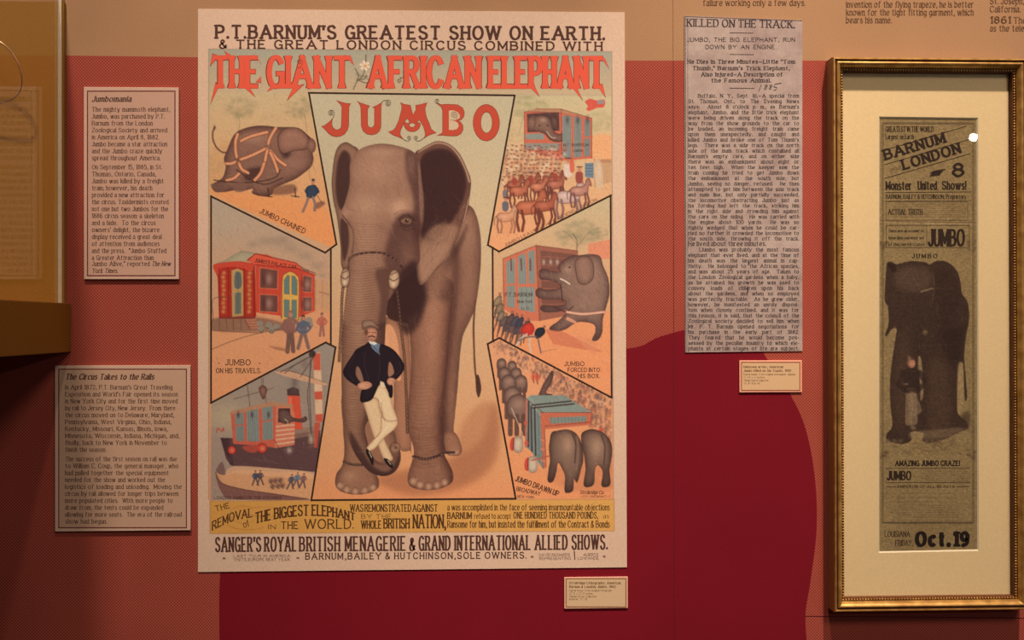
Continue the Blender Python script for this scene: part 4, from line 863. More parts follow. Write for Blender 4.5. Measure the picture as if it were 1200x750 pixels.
JK = [(200, 152), (178, 166), (142, 186), (122, 214), (88, 268), (84, 292), (104, 320), (146, 346), (176, 350), (162, 372), (160, 414), (184, 416), (210, 404), (226, 372), (246, 330), (262, 338), (280, 368), (288, 396), (299, 392), (300, 350), (292, 326), (322, 312), (350, 272), (346, 244), (316, 200), (286, 176), (246, 162), (226, 176)]
cv.form(JK, (38, 26, 34), (20, 12, 18), 3, .6, edge=(.5, (20, 12, 14), .8))
cv.poly([(142, 262), (156, 270), (172, 318), (166, 336), (140, 300)], (158, 110, 86), .9, soft=.4); cv.poly([(286, 240), (300, 258), (306, 290), (284, 306), (280, 280)], (176, 120, 90), .9, soft=.4)
cv.lines([[(180, 200), (176, 250), (196, 320)], [(240, 210), (244, 270), (236, 320)], [(110, 300), (130, 326)], [(330, 240), (336, 272), (316, 300)], [(136, 206), (106, 262)]], .8, (74, 56, 66), .6)
cv.poly([(200, 152), (226, 158), (246, 162), (240, 190), (246, 210), (226, 196), (208, 178)], (112, 126, 142), .95, sm=False); cv.line([(216, 172), (240, 200)], .8, (58, 70, 90), .8)
cv.poly([(194, 148), (222, 152), (234, 160), (220, 166), (200, 160)], (232, 220, 204), .95, sm=False)
cv.poly([(246, 324), (262, 330), (270, 352), (246, 350)], (232, 206, 166), .9, sm=False)
cv.form([(148, 338), (180, 326), (206, 334), (206, 350), (178, 362), (152, 356)], (220, 154, 118), (150, 92, 70), 1.6, .6); cv.lines([[(178, 334), (204, 340)], [(176, 344), (203, 348)]], .4, (120, 70, 54), .7)
cv.form([(276, 322), (288, 310), (308, 314), (312, 328), (294, 342), (280, 338)], (220, 154, 118), (150, 92, 70), 1.6, .6); cv.line([(286, 324), (306, 326)], .4, (120, 70, 54), .7)
cv.form([(184, 100), (206, 90), (228, 98), (232, 122), (224, 144), (208, 152), (194, 142), (186, 120)], (206, 140, 108), (130, 78, 62), 2, .6)
cv.form([(166, 84), (168, 64), (190, 56), (214, 60), (228, 76), (240, 86), (240, 94), (222, 92), (200, 88), (180, 96), (168, 96)], (160, 120, 96), (96, 66, 56), 2, .6, edge=(.5, (70, 46, 40), .8)); cv.line([(176, 90), (202, 82), (228, 88)], 1.0, (84, 56, 48), .8)
cv.line([(190, 112), (202, 110)], .7, (50, 28, 24), .9); cv.line([(214, 110), (226, 112)], .7, (50, 28, 24), .9); cv.line([(209, 108), (212, 124), (207, 126)], .5, (110, 64, 50), .8)
cv.line([(194, 130), (208, 127), (222, 131)], 1.3, (40, 22, 20), .9); cv.line([(203, 139), (214, 139)], .5, (130, 60, 50), .9); cv.poly([(180, 98), (190, 100), (190, 120), (182, 124), (176, 110)], (110, 66, 48), .9)
cv.clip = None

# ---------------- scene 1: elephant in harness (upper left)
k1 = (lambda: (V0(), cv.mask([(245, 108), (361.5, 109), (394.3, 286), (386, 289.5), (247, 229), (244.8, 228)], False))[1])(); cv.clip = k1
cv.grad(cv.mask([(245, 105), (395, 105), (395, 290), (245, 290)], False), (204, 174, 130), (234, 152, 96), pw=.9)
cv.view(240, 105, 4.056)
cv.blob(90, 150, 120, 50, (216, 172, 124), .5); cv.poly([(20, 320), (120, 250), (120, 470), (20, 480)], (206, 150, 100), .5, soft=5)
cv.tree(170, 90, 62, 60, (150, 132, 96), .20); cv.tree(450, 90, 60, 60, (146, 130, 96), .2); cv.tree(310, 130, 34, 26, (176, 150, 110), .18); cv.line([(160, 200), (166, 150), (150, 110)], 1.2, (140, 120, 88), .4); cv.line([(485, 200), (480, 150), (470, 110)], 1.2, (140, 120, 88), .4)
cv.tree(60, 370, 40, 24, (170, 140, 100), .2)
cv.poly([(22, 470), (300, 500), (420, 515), (560, 560), (640, 740), (300, 620), (20, 480)], (238, 148, 88), .7, soft=4)
cv.line([(110, 298), (84, 298), (56, 275), (40, 240), (38, 205), (46, 178)], 1.9, (104, 70, 54), .9); cv.blob(46, 180, 5, 10, (80, 52, 42), .8)
E1 = [(106, 290), (140, 215), (190, 185), (260, 172), (340, 178), (400, 180), (450, 186), (486, 214), (505, 232), (526, 256), (524, 282), (512, 302), (516, 330), (504, 366), (470, 396), (430, 424), (380, 446), (330, 470), (316, 500), (270, 506), (226, 492), (230, 470), (190, 478), (140, 478), (90, 486), (50, 484), (34, 460), (44, 446), (84, 420), (100, 372), (92, 330)]
e1 = cv.form(E1, (140, 96, 78), (72, 42, 38), 5, .8, edge=(.6, (72, 44, 38), .7)); cv.blob(230, 230, 70, 26, (176, 128, 102), .7, clip=e1); cv.blob(420, 350, 60, 36, (160, 112, 92), .6, clip=e1)
cv.poly([(200, 380), (270, 370), (250, 420), (190, 430)], (70, 42, 38), .8, soft=3, clip=e1); cv.poly([(360, 290), (410, 300), (380, 330)], (60, 36, 34), .8, soft=3, clip=e1)
cv.hatch(e1, 220, 60, 6, (64, 38, 36), (196, 150, 120), .25)
er1 = cv.form([(346, 224), (372, 190), (412, 180), (452, 188), (488, 222), (496, 258), (478, 284), (440, 288), (404, 296), (372, 304), (352, 280)], (164, 114, 92), (96, 60, 50), 4, .7, edge=(.7, (66, 40, 34), .8))
for i in range(9): cv.line([(356 + i * 12, 220 + abs(i - 5) * 3), (370 + i * 11, 255), (376 + i * 11, 292 - i)], .6, (112, 72, 58), .5, clip=er1)
cv.form([(486, 250), (504, 230), (526, 250), (524, 290), (502, 300), (486, 282)], (156, 108, 88), (88, 54, 46), 3, .7)
for st in ([(156, 212), (146, 250), (148, 300), (156, 336)], [(156, 336), (200, 322), (250, 300), (302, 274)], [(172, 244), (220, 222), (296, 202)], [(338, 182), (318, 214), (304, 246), (302, 272)], [(302, 272), (292, 310), (284, 352)], [(312, 290), (346, 332), (384, 360)], [(98, 352), (130, 350), (156, 338)], [(160, 344), (176, 378), (206, 396)], [(282, 350), (266, 396), (236, 432)], [(312, 300), (330, 340), (348, 392)], [(104, 432), (140, 420), (164, 398)]):
    cv.line(st, 4.8, (96, 58, 44), .75, clip=e1); cv.line(st, 3.4, (222, 140, 98), .95, clip=e1); cv.line(st, .7, (246, 184, 140), .6, clip=e1)
cv.blob(156, 336, 9, 12, (96, 62, 54), .8); cv.blob(302, 272, 10, 12, (120, 84, 70), .8)
cv.lines([[(44, 430), (130, 440), (230, 440), (330, 420), (360, 380)], [(150, 380), (220, 430), (290, 450), (370, 420)]], 1.2, (62, 38, 34), .85)
cv.poly([(30, 448), (90, 452), (100, 480), (50, 486)], (120, 82, 68), .8, soft=1); cv.poly([(135, 450), (185, 440), (200, 476), (150, 486)], (132, 90, 74), .9, soft=1)
cv.poly([(310, 470), (420, 450), (430, 490), (330, 500)], (116, 74, 58), .7, soft=2)
for x in (300, 428): cv.line([(x, 470), (x + 4, 510)], 1.2, (60, 36, 32), .9); cv.line([(x - 18, 505), (x + 20, 510)], 1.2, (60, 36, 32), .8)
cv.line([(530, 400), (490, 300), (500, 430)], .5, (120, 84, 64), .5, sm=False)
cv.poly([(520, 545), (560, 530), (570, 545), (530, 568)], (130, 84, 66), .8, soft=1)
cv.form([(486, 462), (520, 452), (534, 466), (540, 488), (530, 500), (520, 512), (488, 515), (482, 490)], (54, 66, 84), (34, 40, 54), 1.5, .7); cv.lines([[(492, 515), (480, 548), (466, 580)], [(514, 512), (524, 545), (522, 574)]], 3.0, (140, 110, 100), .95); cv.disc(514, 442, 8, 9, (196, 130, 100), 1); cv.disc(514, 441, 7, 9, (190, 126, 98)); cv.poly([(500, 434), (508, 434), (508, 424), (522, 424), (522, 434), (530, 435)], (56, 50, 54), .95, sm=False); cv.lines([[(534, 468), (542, 486), (530, 494)], [(488, 466), (478, 480), (486, 496)]], 1.6, (44, 54, 70), .95); cv.line([(532, 500), (560, 545)], .7, (90, 60, 48), .8)

V0(); cv.hatch(cv.clip, 260, 62, 4.5, (96, 62, 50), (246, 208, 166), .2, .45); cv.hatch(cv.clip, 200, 8, 5, (104, 68, 54), (240, 200, 160), .16, .45)
# ---------------- scene 2: railway car
V0(); cv.clip = cv.mask([(247, 231), (380, 296.5), (387.7, 292), (387.7, 403), (381, 401), (247.5, 471)], False)
cv.grad(cv.mask([(245, 228), (390, 228), (390, 475), (245, 475)], False), (178, 158, 136), (236, 152, 100), pw=.8)
cv.view(240, 230, 3.57)
for x, y, r in ((300, 190, 34), (250, 185, 30), (360, 215, 36), (420, 250, 34), (470, 290, 30), (200, 200, 24), (490, 330, 18), (330, 180, 28)): cv.blob(x, y, r, r * .6, (152, 128, 108), .5)
cv.blob(90, 120, 60, 50, (186, 162, 136), .5)
for i, (x0_, x1_) in enumerate(((462, 490), (492, 520))): cv.poly([(x0_, 350 + i * 8), (x1_, 356 + i * 8), (x1_, 490), (x0_, 490)], (206, 150, 108), .9, sm=False); cv.line([(x0_, 350), (x0_, 490)], .5, (120, 80, 60), .6)
cv.line([(480, 400), (520, 412)], .7, (90, 60, 50), .7); cv.poly([(30, 490), (530, 480), (530, 640), (330, 700), (30, 700)], (230, 152, 104), .6, soft=5)
cv.form([(84, 268), (130, 240), (190, 232), (420, 300), (400, 320), (180, 300), (50, 285)], (178, 160, 126), (120, 100, 80), 3, .5, sm=True)
cv.poly([(34, 292), (150, 272), (210, 282), (215, 500), (208, 512), (60, 512), (54, 340)], (176, 46, 34), 1, sm=False); cv.poly([(34, 292), (60, 280), (140, 272), (200, 284), (196, 312), (130, 296), (70, 302), (54, 330)], (206, 70, 50), 1, sm=True)
for x in (74, 182):
    for y in range(320, 500, 18): cv.blob(x + (y % 36) / 6, y, 8, 8, (214, 160, 92), .8)
for x in (60, 98, 164, 206): cv.line([(x, 300), (x + 2, 508)], .9, (110, 26, 24), .7)
cv.poly([(112, 310), (138, 302), (160, 312), (162, 500), (114, 506)], (190, 150, 92), .95, sm=False); cv.poly([(126, 326), (138, 316), (152, 326), (152, 380), (126, 382)], (96, 100, 98), .95); cv.poly([(126, 404), (152, 402), (152, 490), (126, 494)], (104, 106, 98), .95, sm=False); cv.line([(139, 320), (139, 494)], .5, (60, 50, 44), .6)
cv.poly([(176, 264), (210, 240), (260, 244), (460, 330), (460, 480), (330, 532), (316, 500), (215, 486), (212, 290)], (206, 72, 52), 1, sm=False)
cv.poly([(178, 270), (212, 240), (380, 278), (414, 306), (380, 302), (210, 286)], (224, 88, 62), 1, sm=False); cv.line([(178, 270), (212, 240), (380, 278), (414, 306), (464, 322)], .9, (120, 36, 30), .9, sm=False); cv.line([(212, 286), (380, 300), (464, 330)], .9, (130, 34, 28), .9, sm=False)
for a in (((230, 298), (306, 310), (304, 388), (230, 384)), ((230, 410), (306, 414), (306, 486), (230, 482)), ((412, 330), (448, 338), (446, 402), (410, 400)), ((410, 422), (448, 422), (448, 480), (412, 484))):
    cv.poly(a, (112, 66, 58), 1, sm=False); cv.line(list(a) + [a[0]], .9, (230, 120, 80), .8, sm=False)
    x, y = np.mean(a, 0); cv.blob(x, y, 14, 24, (186, 140, 120), .7); cv.blob(x - 22, y, 7, 30, (80, 40, 40), .6)
cv.poly([(322, 510), (324, 350), (340, 322), (362, 316), (386, 332), (394, 360), (392, 520), (362, 532)], (224, 170, 84), 1)
for a in (((332, 350), (346, 330), (354, 332), (354, 410), (332, 408)), ((364, 332), (376, 334), (386, 352), (386, 414), (364, 410)), ((332, 432), (354, 434), (354, 510), (332, 504)), ((364, 434), (384, 434), (384, 508), (364, 516))): cv.poly(a, (104, 124, 118), 1, sm=False); cv.line(list(a) + [a[0]], .5, (120, 80, 40), .8, sm=False)
cv.line([(322, 510), (324, 350), (340, 322), (362, 316), (386, 332), (394, 360), (392, 520)], .8, (150, 60, 40), .9)
cv.poly([(34, 512), (216, 506), (330, 532), (330, 560), (40, 564)], (92, 66, 58), .55, soft=2)
for x, y in ((232, 535), (268, 540), (300, 546), (412, 520), (436, 520), (236, 555), (280, 560), (408, 536), (440, 536)): cv.disc(x, y, 14, 15, (150, 134, 116), .9); cv.line([(x - 10, y + 8), (x, y + 13), (x + 10, y + 6)], .7, (60, 44, 40), .8)
for i in range(4): cv.line([(170 + i * 6, 518 + i * 11), (212 + i * 5, 516 + i * 11)], 1.5, (206, 120, 90), .9); 
cv.line([(168, 516), (190, 556)], .9, (130, 60, 48), .9); cv.lines([[(32, 560), (120, 566), (240, 572)], [(30, 640), (130, 600), (240, 570), (330, 556)], [(36, 520), (36, 430), (110, 425)]], .8, (96, 66, 54), .7)
for x in (60, 90, 118, 150): cv.line([(x, 510), (x + 3, 560)], .8, (90, 60, 52), .6)
cv.person(358, 650, 172, (140, 92, 82), (110, 78, 70), hat=(120, 86, 66), stride=.1); cv.person(412, 636, 140, (92, 96, 110), (126, 96, 88), stride=.22); cv.person(490, 584, 96, (186, 96, 78), (160, 100, 84), stride=.12)
cv.poly([(270, 626), (350, 640), (350, 650), (300, 642)], (150, 96, 70), .6, soft=1)
cv.blob(353, 486, 8, 9, (180, 120, 90), .8)

V0(); cv.hatch(cv.clip, 260, 62, 4.5, (96, 62, 50), (246, 208, 166), .2, .45); cv.hatch(cv.clip, 200, 8, 5, (104, 68, 54), (240, 200, 160), .16, .45)
# ---------------- scene 3: hoisted aboard the steamer
V0(); cv.clip = cv.mask([(247.5, 472), (381.7, 402), (393, 407.5), (364.8, 586), (247, 586)], False)
cv.grad(cv.mask([(245, 400), (395, 400), (395, 588), (245, 588)], False), (160, 140, 122), (170, 138, 118), pw=1)
cv.view(240, 400, 3.845)
cv.blob(90, 340, 110, 70, (196, 168, 128), .7); cv.blob(440, 180, 90, 110, (150, 128, 112), .5)
cv.poly([(70, 435), (240, 440), (520, 400), (520, 590), (330, 575), (120, 560), (96, 530)], (92, 60, 60), .95, sm=False); cv.poly([(70, 435), (110, 436), (130, 560), (112, 556)], (70, 46, 50), .8, sm=False)
for i in range(12): cv.line([(96 + i * 2, 450 + i * 9), (300, 462 + i * 9), (510, 430 + i * 13)], .5, (130, 92, 80), .4)
cv.poly([(400, 395), (520, 380), (510, 420), (400, 440)], (150, 112, 92), .7, sm=False)
cv.poly([(372, 240), (400, 222), (428, 244), (440, 395), (384, 400)], (220, 84, 58), 1, sm=False); cv.poly([(370, 216), (398, 205), (424, 216), (428, 246), (372, 244)], (84, 60, 56), 1, sm=False); cv.poly([(376, 250), (390, 250), (404, 395), (388, 398)], (240, 130, 92), .6, sm=False); cv.blob(404, 180, 16, 40, (110, 92, 84), .7)
cv.poly([(488, 60), (520, 48), (530, 240), (530, 360), (500, 365)], (226, 178, 140), 1, sm=False)
for a in (((488, 60), (520, 52), (522, 130), (490, 130)), ((494, 228), (528, 224), (530, 262), (496, 262)), ((498, 330), (532, 326), (532, 362), (500, 362))): cv.poly(a, (206, 78, 56), .9, sm=False)
cv.poly([(494, 366), (520, 364), (506, 480), (490, 478)], (196, 80, 60), .9, sm=False)
cv.poly([(320, 132), (400, 140), (540, 186), (534, 198), (440, 178), (340, 150)], (214, 158, 122), .95); cv.line([(320, 132), (400, 138), (540, 184)], .6, (100, 64, 52), .8)
cv.lines([[(486, 50), (462, 240), (480, 440)], [(476, 60), (472, 250), (484, 440)], [(500, 56), (340, 140)], [(492, 70), (430, 160)], [(490, 60), (400, 110), (360, 145)]], .8, (56, 40, 38), .75, sm=False); cv.disc(484, 56, 16, 16, (62, 44, 42), .9); cv.blob(450, 100, 18, 26, (120, 94, 82), .5); cv.blob(478, 440, 12, 26, (206, 180, 150), .8); cv.line([(462, 430), (462, 465), (494, 465)], .8, (70, 46, 42), .8)
cv.lines([[(264, 165), (262, 236)], [(255, 166), (256, 200)], [(192, 200), (212, 360), (208, 470)], [(130, 260), (310, 210)], [(272, 240), (290, 450)]], .7, (84, 60, 52), .8, sm=False); cv.form([(244, 210), (262, 198), (280, 212), (276, 240), (264, 262), (250, 240)], (150, 100, 82), (72, 44, 40), 2, .8)
cv.poly([(116, 318), (300, 272), (322, 296), (318, 480), (250, 470), (128, 462)], (206, 96, 72), 1, sm=False); cv.poly([(116, 316), (300, 270), (394, 284), (400, 298), (310, 292), (126, 330)], (186, 132, 98), .95, sm=False)
for a in (((134, 330), (176, 320), (178, 450), (142, 450)), ((188, 316), (242, 304), (246, 452), (190, 450)), ((258, 300), (306, 292), (308, 440), (262, 448))):
    cv.poly(a, (140, 142, 130), 1, sm=False)
    for t in np.linspace(.15, .85, 5): u = np.array(a[0]) * (1 - t) + np.array(a[1]) * t; v = np.array(a[3]) * (1 - t) + np.array(a[2]) * t; cv.line([u, v], .5, (80, 80, 84), .6, sm=False)
cv.line([(130, 382), (180, 374)], 1.6, (206, 96, 72), .9); cv.line([(250, 366), (310, 352)], 1.6, (206, 96, 72), .9)
for x in (150, 212, 286): cv.blob(x, 330, 6, 14, (70, 50, 52), .8)
cv.poly([(322, 290), (394, 298), (406, 330), (404, 466), (316, 482)], (214, 120, 88), 1, sm=False); cv.poly([(332, 302), (384, 302), (386, 362), (330, 366)], (74, 50, 48), 1, sm=False)
for i in range(5): cv.line([(322, 384 + i * 20), (402, 376 + i * 19)], 1.5, (232, 196, 160), .8, sm=False)
cv.form([(332, 318), (360, 306), (380, 320), (396, 342), (430, 348), (454, 338), (462, 352), (444, 366), (400, 362), (370, 372), (340, 362)], (112, 80, 70), (62, 40, 38), 2, .7); cv.line([(360, 350), (374, 362), (372, 376)], 1, (230, 200, 170), .7)
for x, y, r in ((122, 490, 19), (258, 482, 22)): cv.disc(x, y, r, r, (206, 66, 50), 1); cv.blob(x, y, r * .45, r * .5, (232, 140, 110), .8); cv.line([(x + r * math.cos(a), y + r * math.sin(a)) for a in np.linspace(0, 6.28, 14)], .8, (100, 34, 30), .8)
cv.poly([(170, 474), (240, 470), (230, 500), (190, 496)], (200, 80, 60), .8); cv.blob(380, 490, 12, 14, (206, 180, 160), .8); cv.line([(310, 440), (400, 600)], .6, (70, 46, 42), .7)
cv.poly([(48, 590), (96, 600), (150, 580), (330, 590), (480, 600), (480, 716), (300, 690), (140, 680), (80, 660)], (222, 156, 108), .95); cv.poly([(48, 596), (80, 640), (180, 668), (330, 690), (470, 712), (330, 716), (120, 710), (70, 670)], (132, 84, 74), .95); cv.poly([(90, 600), (140, 562), (330, 574), (480, 590), (480, 620), (330, 610), (150, 596)], (232, 170, 124), .7)
cv.line([(48, 590), (80, 640), (180, 668), (330, 690), (470, 712)], .9, (80, 50, 46), .8)
cv.poly([(52, 590), (60, 560), (80, 545), (92, 600)], (120, 84, 78), .8)
for x, y, c in ((228, 648, (60, 70, 90)), (250, 646, (84, 66, 72)), (384, 664, (78, 74, 84)), (410, 656, (90, 110, 130)), (438, 660, (130, 84, 80))): cv.person(x, y, 66, c, (90, 70, 70), stride=.3, lean=.15 if x > 350 else 0)
for x, y in ((298, 628), (318, 626), (340, 624), (305, 652), (330, 650), (350, 648)): cv.blob(x, y, 11, 10, (100, 66, 60), .85); cv.line([(x - 6, y + 6), (x + 4, y + 14)], .8, (54, 34, 34), .8)
cv.lines([[(52, 410), (58, 392), (70, 402)], [(76, 408), (82, 390), (86, 404)]], 1.4, (196, 70, 56), .8)

V0(); cv.hatch(cv.clip, 260, 62, 4.5, (96, 62, 50), (246, 208, 166), .2, .45); cv.hatch(cv.clip, 200, 8, 5, (104, 68, 54), (240, 200, 160), .16, .45)
# ---------------- scene 4: parade with the wheeled box (upper right)
V0(); cv.clip = cv.mask([(605.5, 112), (716.5, 113), (716.5, 228), (586, 294), (572.5, 287.5)], False)
cv.grad(cv.mask([(570, 108), (718, 108), (718, 296), (570, 296)], False), (206, 184, 140), (236, 158, 108), pw=1)
cv.view(570, 100, 3.95)
cv.tree(190, 90, 70, 70, (160, 148, 104), .2); cv.tree(530, 170, 60, 60, (170, 158, 110), .2); cv.tree(130, 230, 40, 30, (172, 152, 106), .2); cv.line([(150, 230), (170, 150), (200, 110)], 1, (140, 120, 86), .4)
cv.poly([(490, 240), (580, 236), (580, 350), (490, 350)], (236, 164, 112), .9, soft=2)
for i in range(22): x = 500 + i * 3.8; cv.line([(x, 345), (x + 1, 470 - i * 1.2)], .6, (150, 106, 78), .5); cv.blob(x, 344 + (i % 3) * 5, 4, 4, (170, 116, 88), .8)
cv.blob(520, 400, 14, 50, (232, 208, 176), .7); cv.poly([(500, 355), (525, 350), (540, 460), (510, 470)], (214, 180, 148), .7)
cv.poly([(456, 360), (496, 358), (496, 430), (456, 424)], (110, 128, 140), .95, sm=False)
for y in (370, 384, 398, 412): cv.line([(460, y), (492, y)], .6, (60, 66, 84), .7)
cv.poly([(176, 122), (232, 108), (346, 110), (488, 152), (488, 338), (348, 350), (250, 320), (176, 296)], (206, 104, 78), 1, sm=False)
cv.poly([(176, 122), (232, 108), (346, 110), (488, 152), (350, 128)], (186, 130, 96), 1, sm=False)
cv.poly([(188, 132), (336, 124), (338, 210), (190, 218)], (88, 60, 56), 1, sm=False)
cv.poly([(180, 226), (260, 222), (270, 250), (182, 250)], (140, 142, 130), 1, sm=False); cv.poly([(180, 268), (340, 268), (340, 300), (180, 296)], (140, 142, 130), .9, sm=False)
e4 = cv.form([(190, 175), (210, 150), (232, 140), (262, 136), (292, 150), (306, 180), (314, 214), (340, 226), (366, 214), (378, 226), (368, 250), (334, 262), (296, 252), (272, 226), (240, 214), (214, 210), (196, 200)], (136, 98, 82), (70, 44, 42), 3, .8, edge=(.5, (60, 38, 36), .8))
cv.form([(190, 180), (196, 152), (220, 140), (230, 170), (220, 205), (200, 208)], (150, 108, 90), (84, 54, 48), 3, .7); cv.form([(296, 150), (322, 140), (332, 172), (326, 204), (308, 206)], (120, 84, 72), (60, 38, 38), 3, .7); cv.blob(262, 160, 16, 10, (184, 140, 114), .8); cv.disc(282, 186, 4, 3, (30, 20, 20), .9); cv.disc(246, 186, 4, 3, (30, 20, 20), .9); cv.line([(280, 214), (300, 240), (320, 244)], 1.2, (226, 196, 164), .7)
for a in (((352, 140), (394, 142), (392, 334), (354, 336)), ((406, 144), (440, 152), (440, 332), (404, 334)), ((454, 156), (480, 164), (480, 326), (452, 330))):
    cv.poly(a, (140, 142, 130), 1, sm=False)
    for t in np.linspace(.12, .88, 6): u = np.array(a[0]) * (1 - t) + np.array(a[1]) * t; v = np.array(a[3]) * (1 - t) + np.array(a[2]) * t; cv.line([u, v], .45, (84, 88, 92), .6, sm=False)
for x in (374, 422, 466): cv.blob(x, 160, 8, 18, (84, 74, 78), .8)
cv.line([(444, 240), (486, 242)], 2.2, (206, 104, 78), 1, sm=False)
for a in [[(346, 110), (350, 350)], [(176, 122), (176, 296)], [(232, 108), (346, 110), (488, 152), (488, 338)], [(176, 122), (350, 128)]]: cv.line(a, .7, (120, 54, 44), .8, sm=False)
cv.poly([(456, 76), (480, 62), (510, 70), (546, 66), (544, 100), (512, 104), (480, 118), (462, 112), (470, 96)], (216, 84, 66), .95); cv.poly([(512, 70), (544, 66), (544, 86), (514, 88)], (150, 140, 140), .9, sm=False)
rg = np.random.default_rng(3)
for r_ in range(9):
    yy = 296 + r_ * 20
    for i in range(14):
        x = 100 - r_ * 5 + i * 20 + rg.uniform(-6, 6); y = yy + rg.uniform(-6, 6)
        c = [(206, 110, 84), (232, 206, 180), (150, 92, 74), (196, 80, 62), (224, 180, 146), (120, 84, 84)][rg.integers(6)]
        cv.blob(x, y, 8, 11, c, .5); cv.disc(x, y - 12, 4, 4, (176, 112, 84), .9); cv.line([(x - 5, y - 15), (x + 5, y - 15)], .8, (84, 50, 46), .7); cv.line([(x - 6, y + 4), (x + 5, y + 12)], .5, (110, 60, 50), .5)
def horse(x, y, s_, c, d, flip=1):
    f = lambda u, v: (x + flip * u * s_, y + v * s_)
    k = cv.form([f(-.5, -.1), f(-.35, -.32), f(0, -.34), f(.25, -.4), f(.36, -.7), f(.5, -.78), f(.62, -.5), f(.6, -.36), f(.5, -.44), f(.46, -.2), f(.4, .05), f(.1, .12), f(-.3, .14)], c, d, 2, .7, edge=(.5, (92, 48, 40), .7))
    for a, b, e in ((-.42, -.46, -.38), (-.28, -.2, -.26), (.28, .34, .24), (.4, .5, .44)): cv.line([f(a, 0), f(b, .38), f(e, .72)], .075 * s_ / cv.f * 1.3, d, .95, sm=False)
    cv.line([f(-.48, -.18), f(-.62, 0), f(-.6, .3)], 1.2, d, .8); cv.blob(*f(-.1, -.18), .2 * s_, .1 * s_, tuple(min(255, v + 30) for v in c), .6, clip=k)
def rider(x, y, s_, c):
    cv.poly([(x - .16 * s_, y), (x - .2 * s_, y - .5 * s_), (x, y - .62 * s_), (x + .2 * s_, y - .5 * s_), (x + .16 * s_, y)], c, .95); cv.blob(x, y - .74 * s_, .1 * s_, .12 * s_, (190, 120, 92), 1); cv.line([(x - .12 * s_, y - .86 * s_), (x + .14 * s_, y - .86 * s_)], 1.2, (84, 46, 44), .9)
for x, y in ((130, 440), (206, 430), (270, 430), (318, 420)): horse(x, y + 30, 74, (176, 96, 70), (110, 56, 46)); rider(x, y + 20, 54, (160, 70, 56))
rider(88, 520, 60, (120, 110, 112))
horse(150, 500, 90, (190, 106, 76), (120, 62, 50)); horse(240, 480, 80, (200, 120, 88), (126, 66, 54)); horse(320, 470, 84, (180, 104, 80), (110, 60, 52))
horse(380, 530, 120, (206, 168, 152), (140, 100, 94)); horse(430, 500, 90, (190, 130, 110), (120, 74, 66)); horse(200, 580, 130, (190, 104, 72), (116, 58, 46)); horse(90, 620, 86, (216, 160, 124), (150, 96, 76)); horse(270, 570, 100, (176, 92, 68), (110, 56, 46))
rider(378, 420, 96, (226, 196, 176)); rider(430, 450, 84, (150, 70, 60)); rider(88, 580, 70, (100, 96, 104))
cv.poly([(386, 350), (404, 346), (406, 398), (388, 400)], (214, 96, 72), .9); cv.poly([(60, 600), (110, 590), (130, 660), (90, 700)], (222, 140, 96), .4, soft=3)

V0(); cv.hatch(cv.clip, 260, 62, 4.5, (96, 62, 50), (246, 208, 166), .2, .45); cv.hatch(cv.clip, 200, 8, 5, (104, 68, 54), (240, 200, 160), .16, .45)
# ---------------- scene 5: forced into the box
V0(); cv.clip = cv.mask([(577.5, 291), (585, 294.8), (715, 230), (716.3, 464.5), (586, 396), (577.8, 399)], False)
cv.grad(cv.mask([(575, 228), (718, 228), (718, 468), (575, 468)], False), (198, 176, 136), (236, 148, 98), pw=.8)
cv.view(560, 230, 3.406)
cv.tree(400, 150, 66, 80, (140, 128, 96), .2); cv.line([(392, 230), (396, 180), (380, 150)], 1.4, (110, 92, 72), .6); cv.tree(488, 150, 30, 30, (130, 122, 96), .25); cv.lines([[(396, 200), (430, 160), (450, 140)], [(396, 190), (360, 150), (340, 140)]], .8, (110, 92, 72), .5)
cv.poly([(440, 190), (528, 172), (528, 250), (440, 250)], (226, 130, 98), .8, sm=False); cv.poly([(240, 480), (530, 470), (530, 720), (60, 620), (60, 500)], (236, 146, 96), .7, soft=5)
cv.poly([(232, 196), (400, 218), (392, 470), (246, 498)], (160, 96, 76), 1, sm=False); cv.poly([(250, 216), (390, 232), (384, 440), (256, 460)], (122, 76, 64), .9, sm=False)
for i in range(7): cv.line([(252, 240 + i * 32), (386, 250 + i * 30)], .8, (176, 108, 84), .6, sm=False)
for x in (262, 290, 316): cv.blob(x, 262, 6, 10, (200, 180, 160), .8)
cv.poly([(100, 250), (232, 196), (246, 498), (170, 496), (104, 450)], (206, 112, 82), 1, sm=False)
for a in (((114, 262), (148, 246), (148, 446), (116, 440)), ((160, 240), (190, 226), (196, 350), (162, 350)), ((200, 222), (226, 214), (228, 348), (204, 350)), ((160, 362), (226, 362), (228, 464), (164, 452))):
    cv.poly(a, (140, 142, 130), 1, sm=False)
    for t in np.linspace(.2, .8, 3): u = np.array(a[0]) * (1 - t) + np.array(a[1]) * t; v = np.array(a[3]) * (1 - t) + np.array(a[2]) * t; cv.line([u, v], .45, (84, 88, 90), .6, sm=False)
for x in (132, 172, 208): cv.line([(x, 250), (x + 2, 296)], 1.6, (110, 62, 56), .9)
cv.line([(108, 354), (150, 352)], 2.4, (206, 112, 82), 1, sm=False)
for a in [[(100, 250), (232, 196), (400, 218)], [(232, 196), (246, 498)], [(100, 250), (104, 450)]]: cv.line(a, .8, (120, 60, 48), .8, sm=False)
E5 = [(244, 300), (262, 290), (296, 300), (330, 302), (320, 286), (336, 262), (370, 240), (410, 236), (450, 232), (486, 240), (500, 280), (520, 330), (524, 390), (512, 440), (498, 490), (496, 540), (480, 572), (456, 574), (470, 540), (462, 510), (410, 500), (380, 510), (350, 530), (310, 540), (286, 530), (296, 516), (320, 500), (350, 470), (356, 450), (320, 460), (270, 462), (250, 450), (260, 436), (310, 440), (350, 430), (340, 412), (270, 410), (236, 400), (232, 376), (250, 366), (270, 376), (330, 366), (320, 346), (280, 332), (250, 330)]
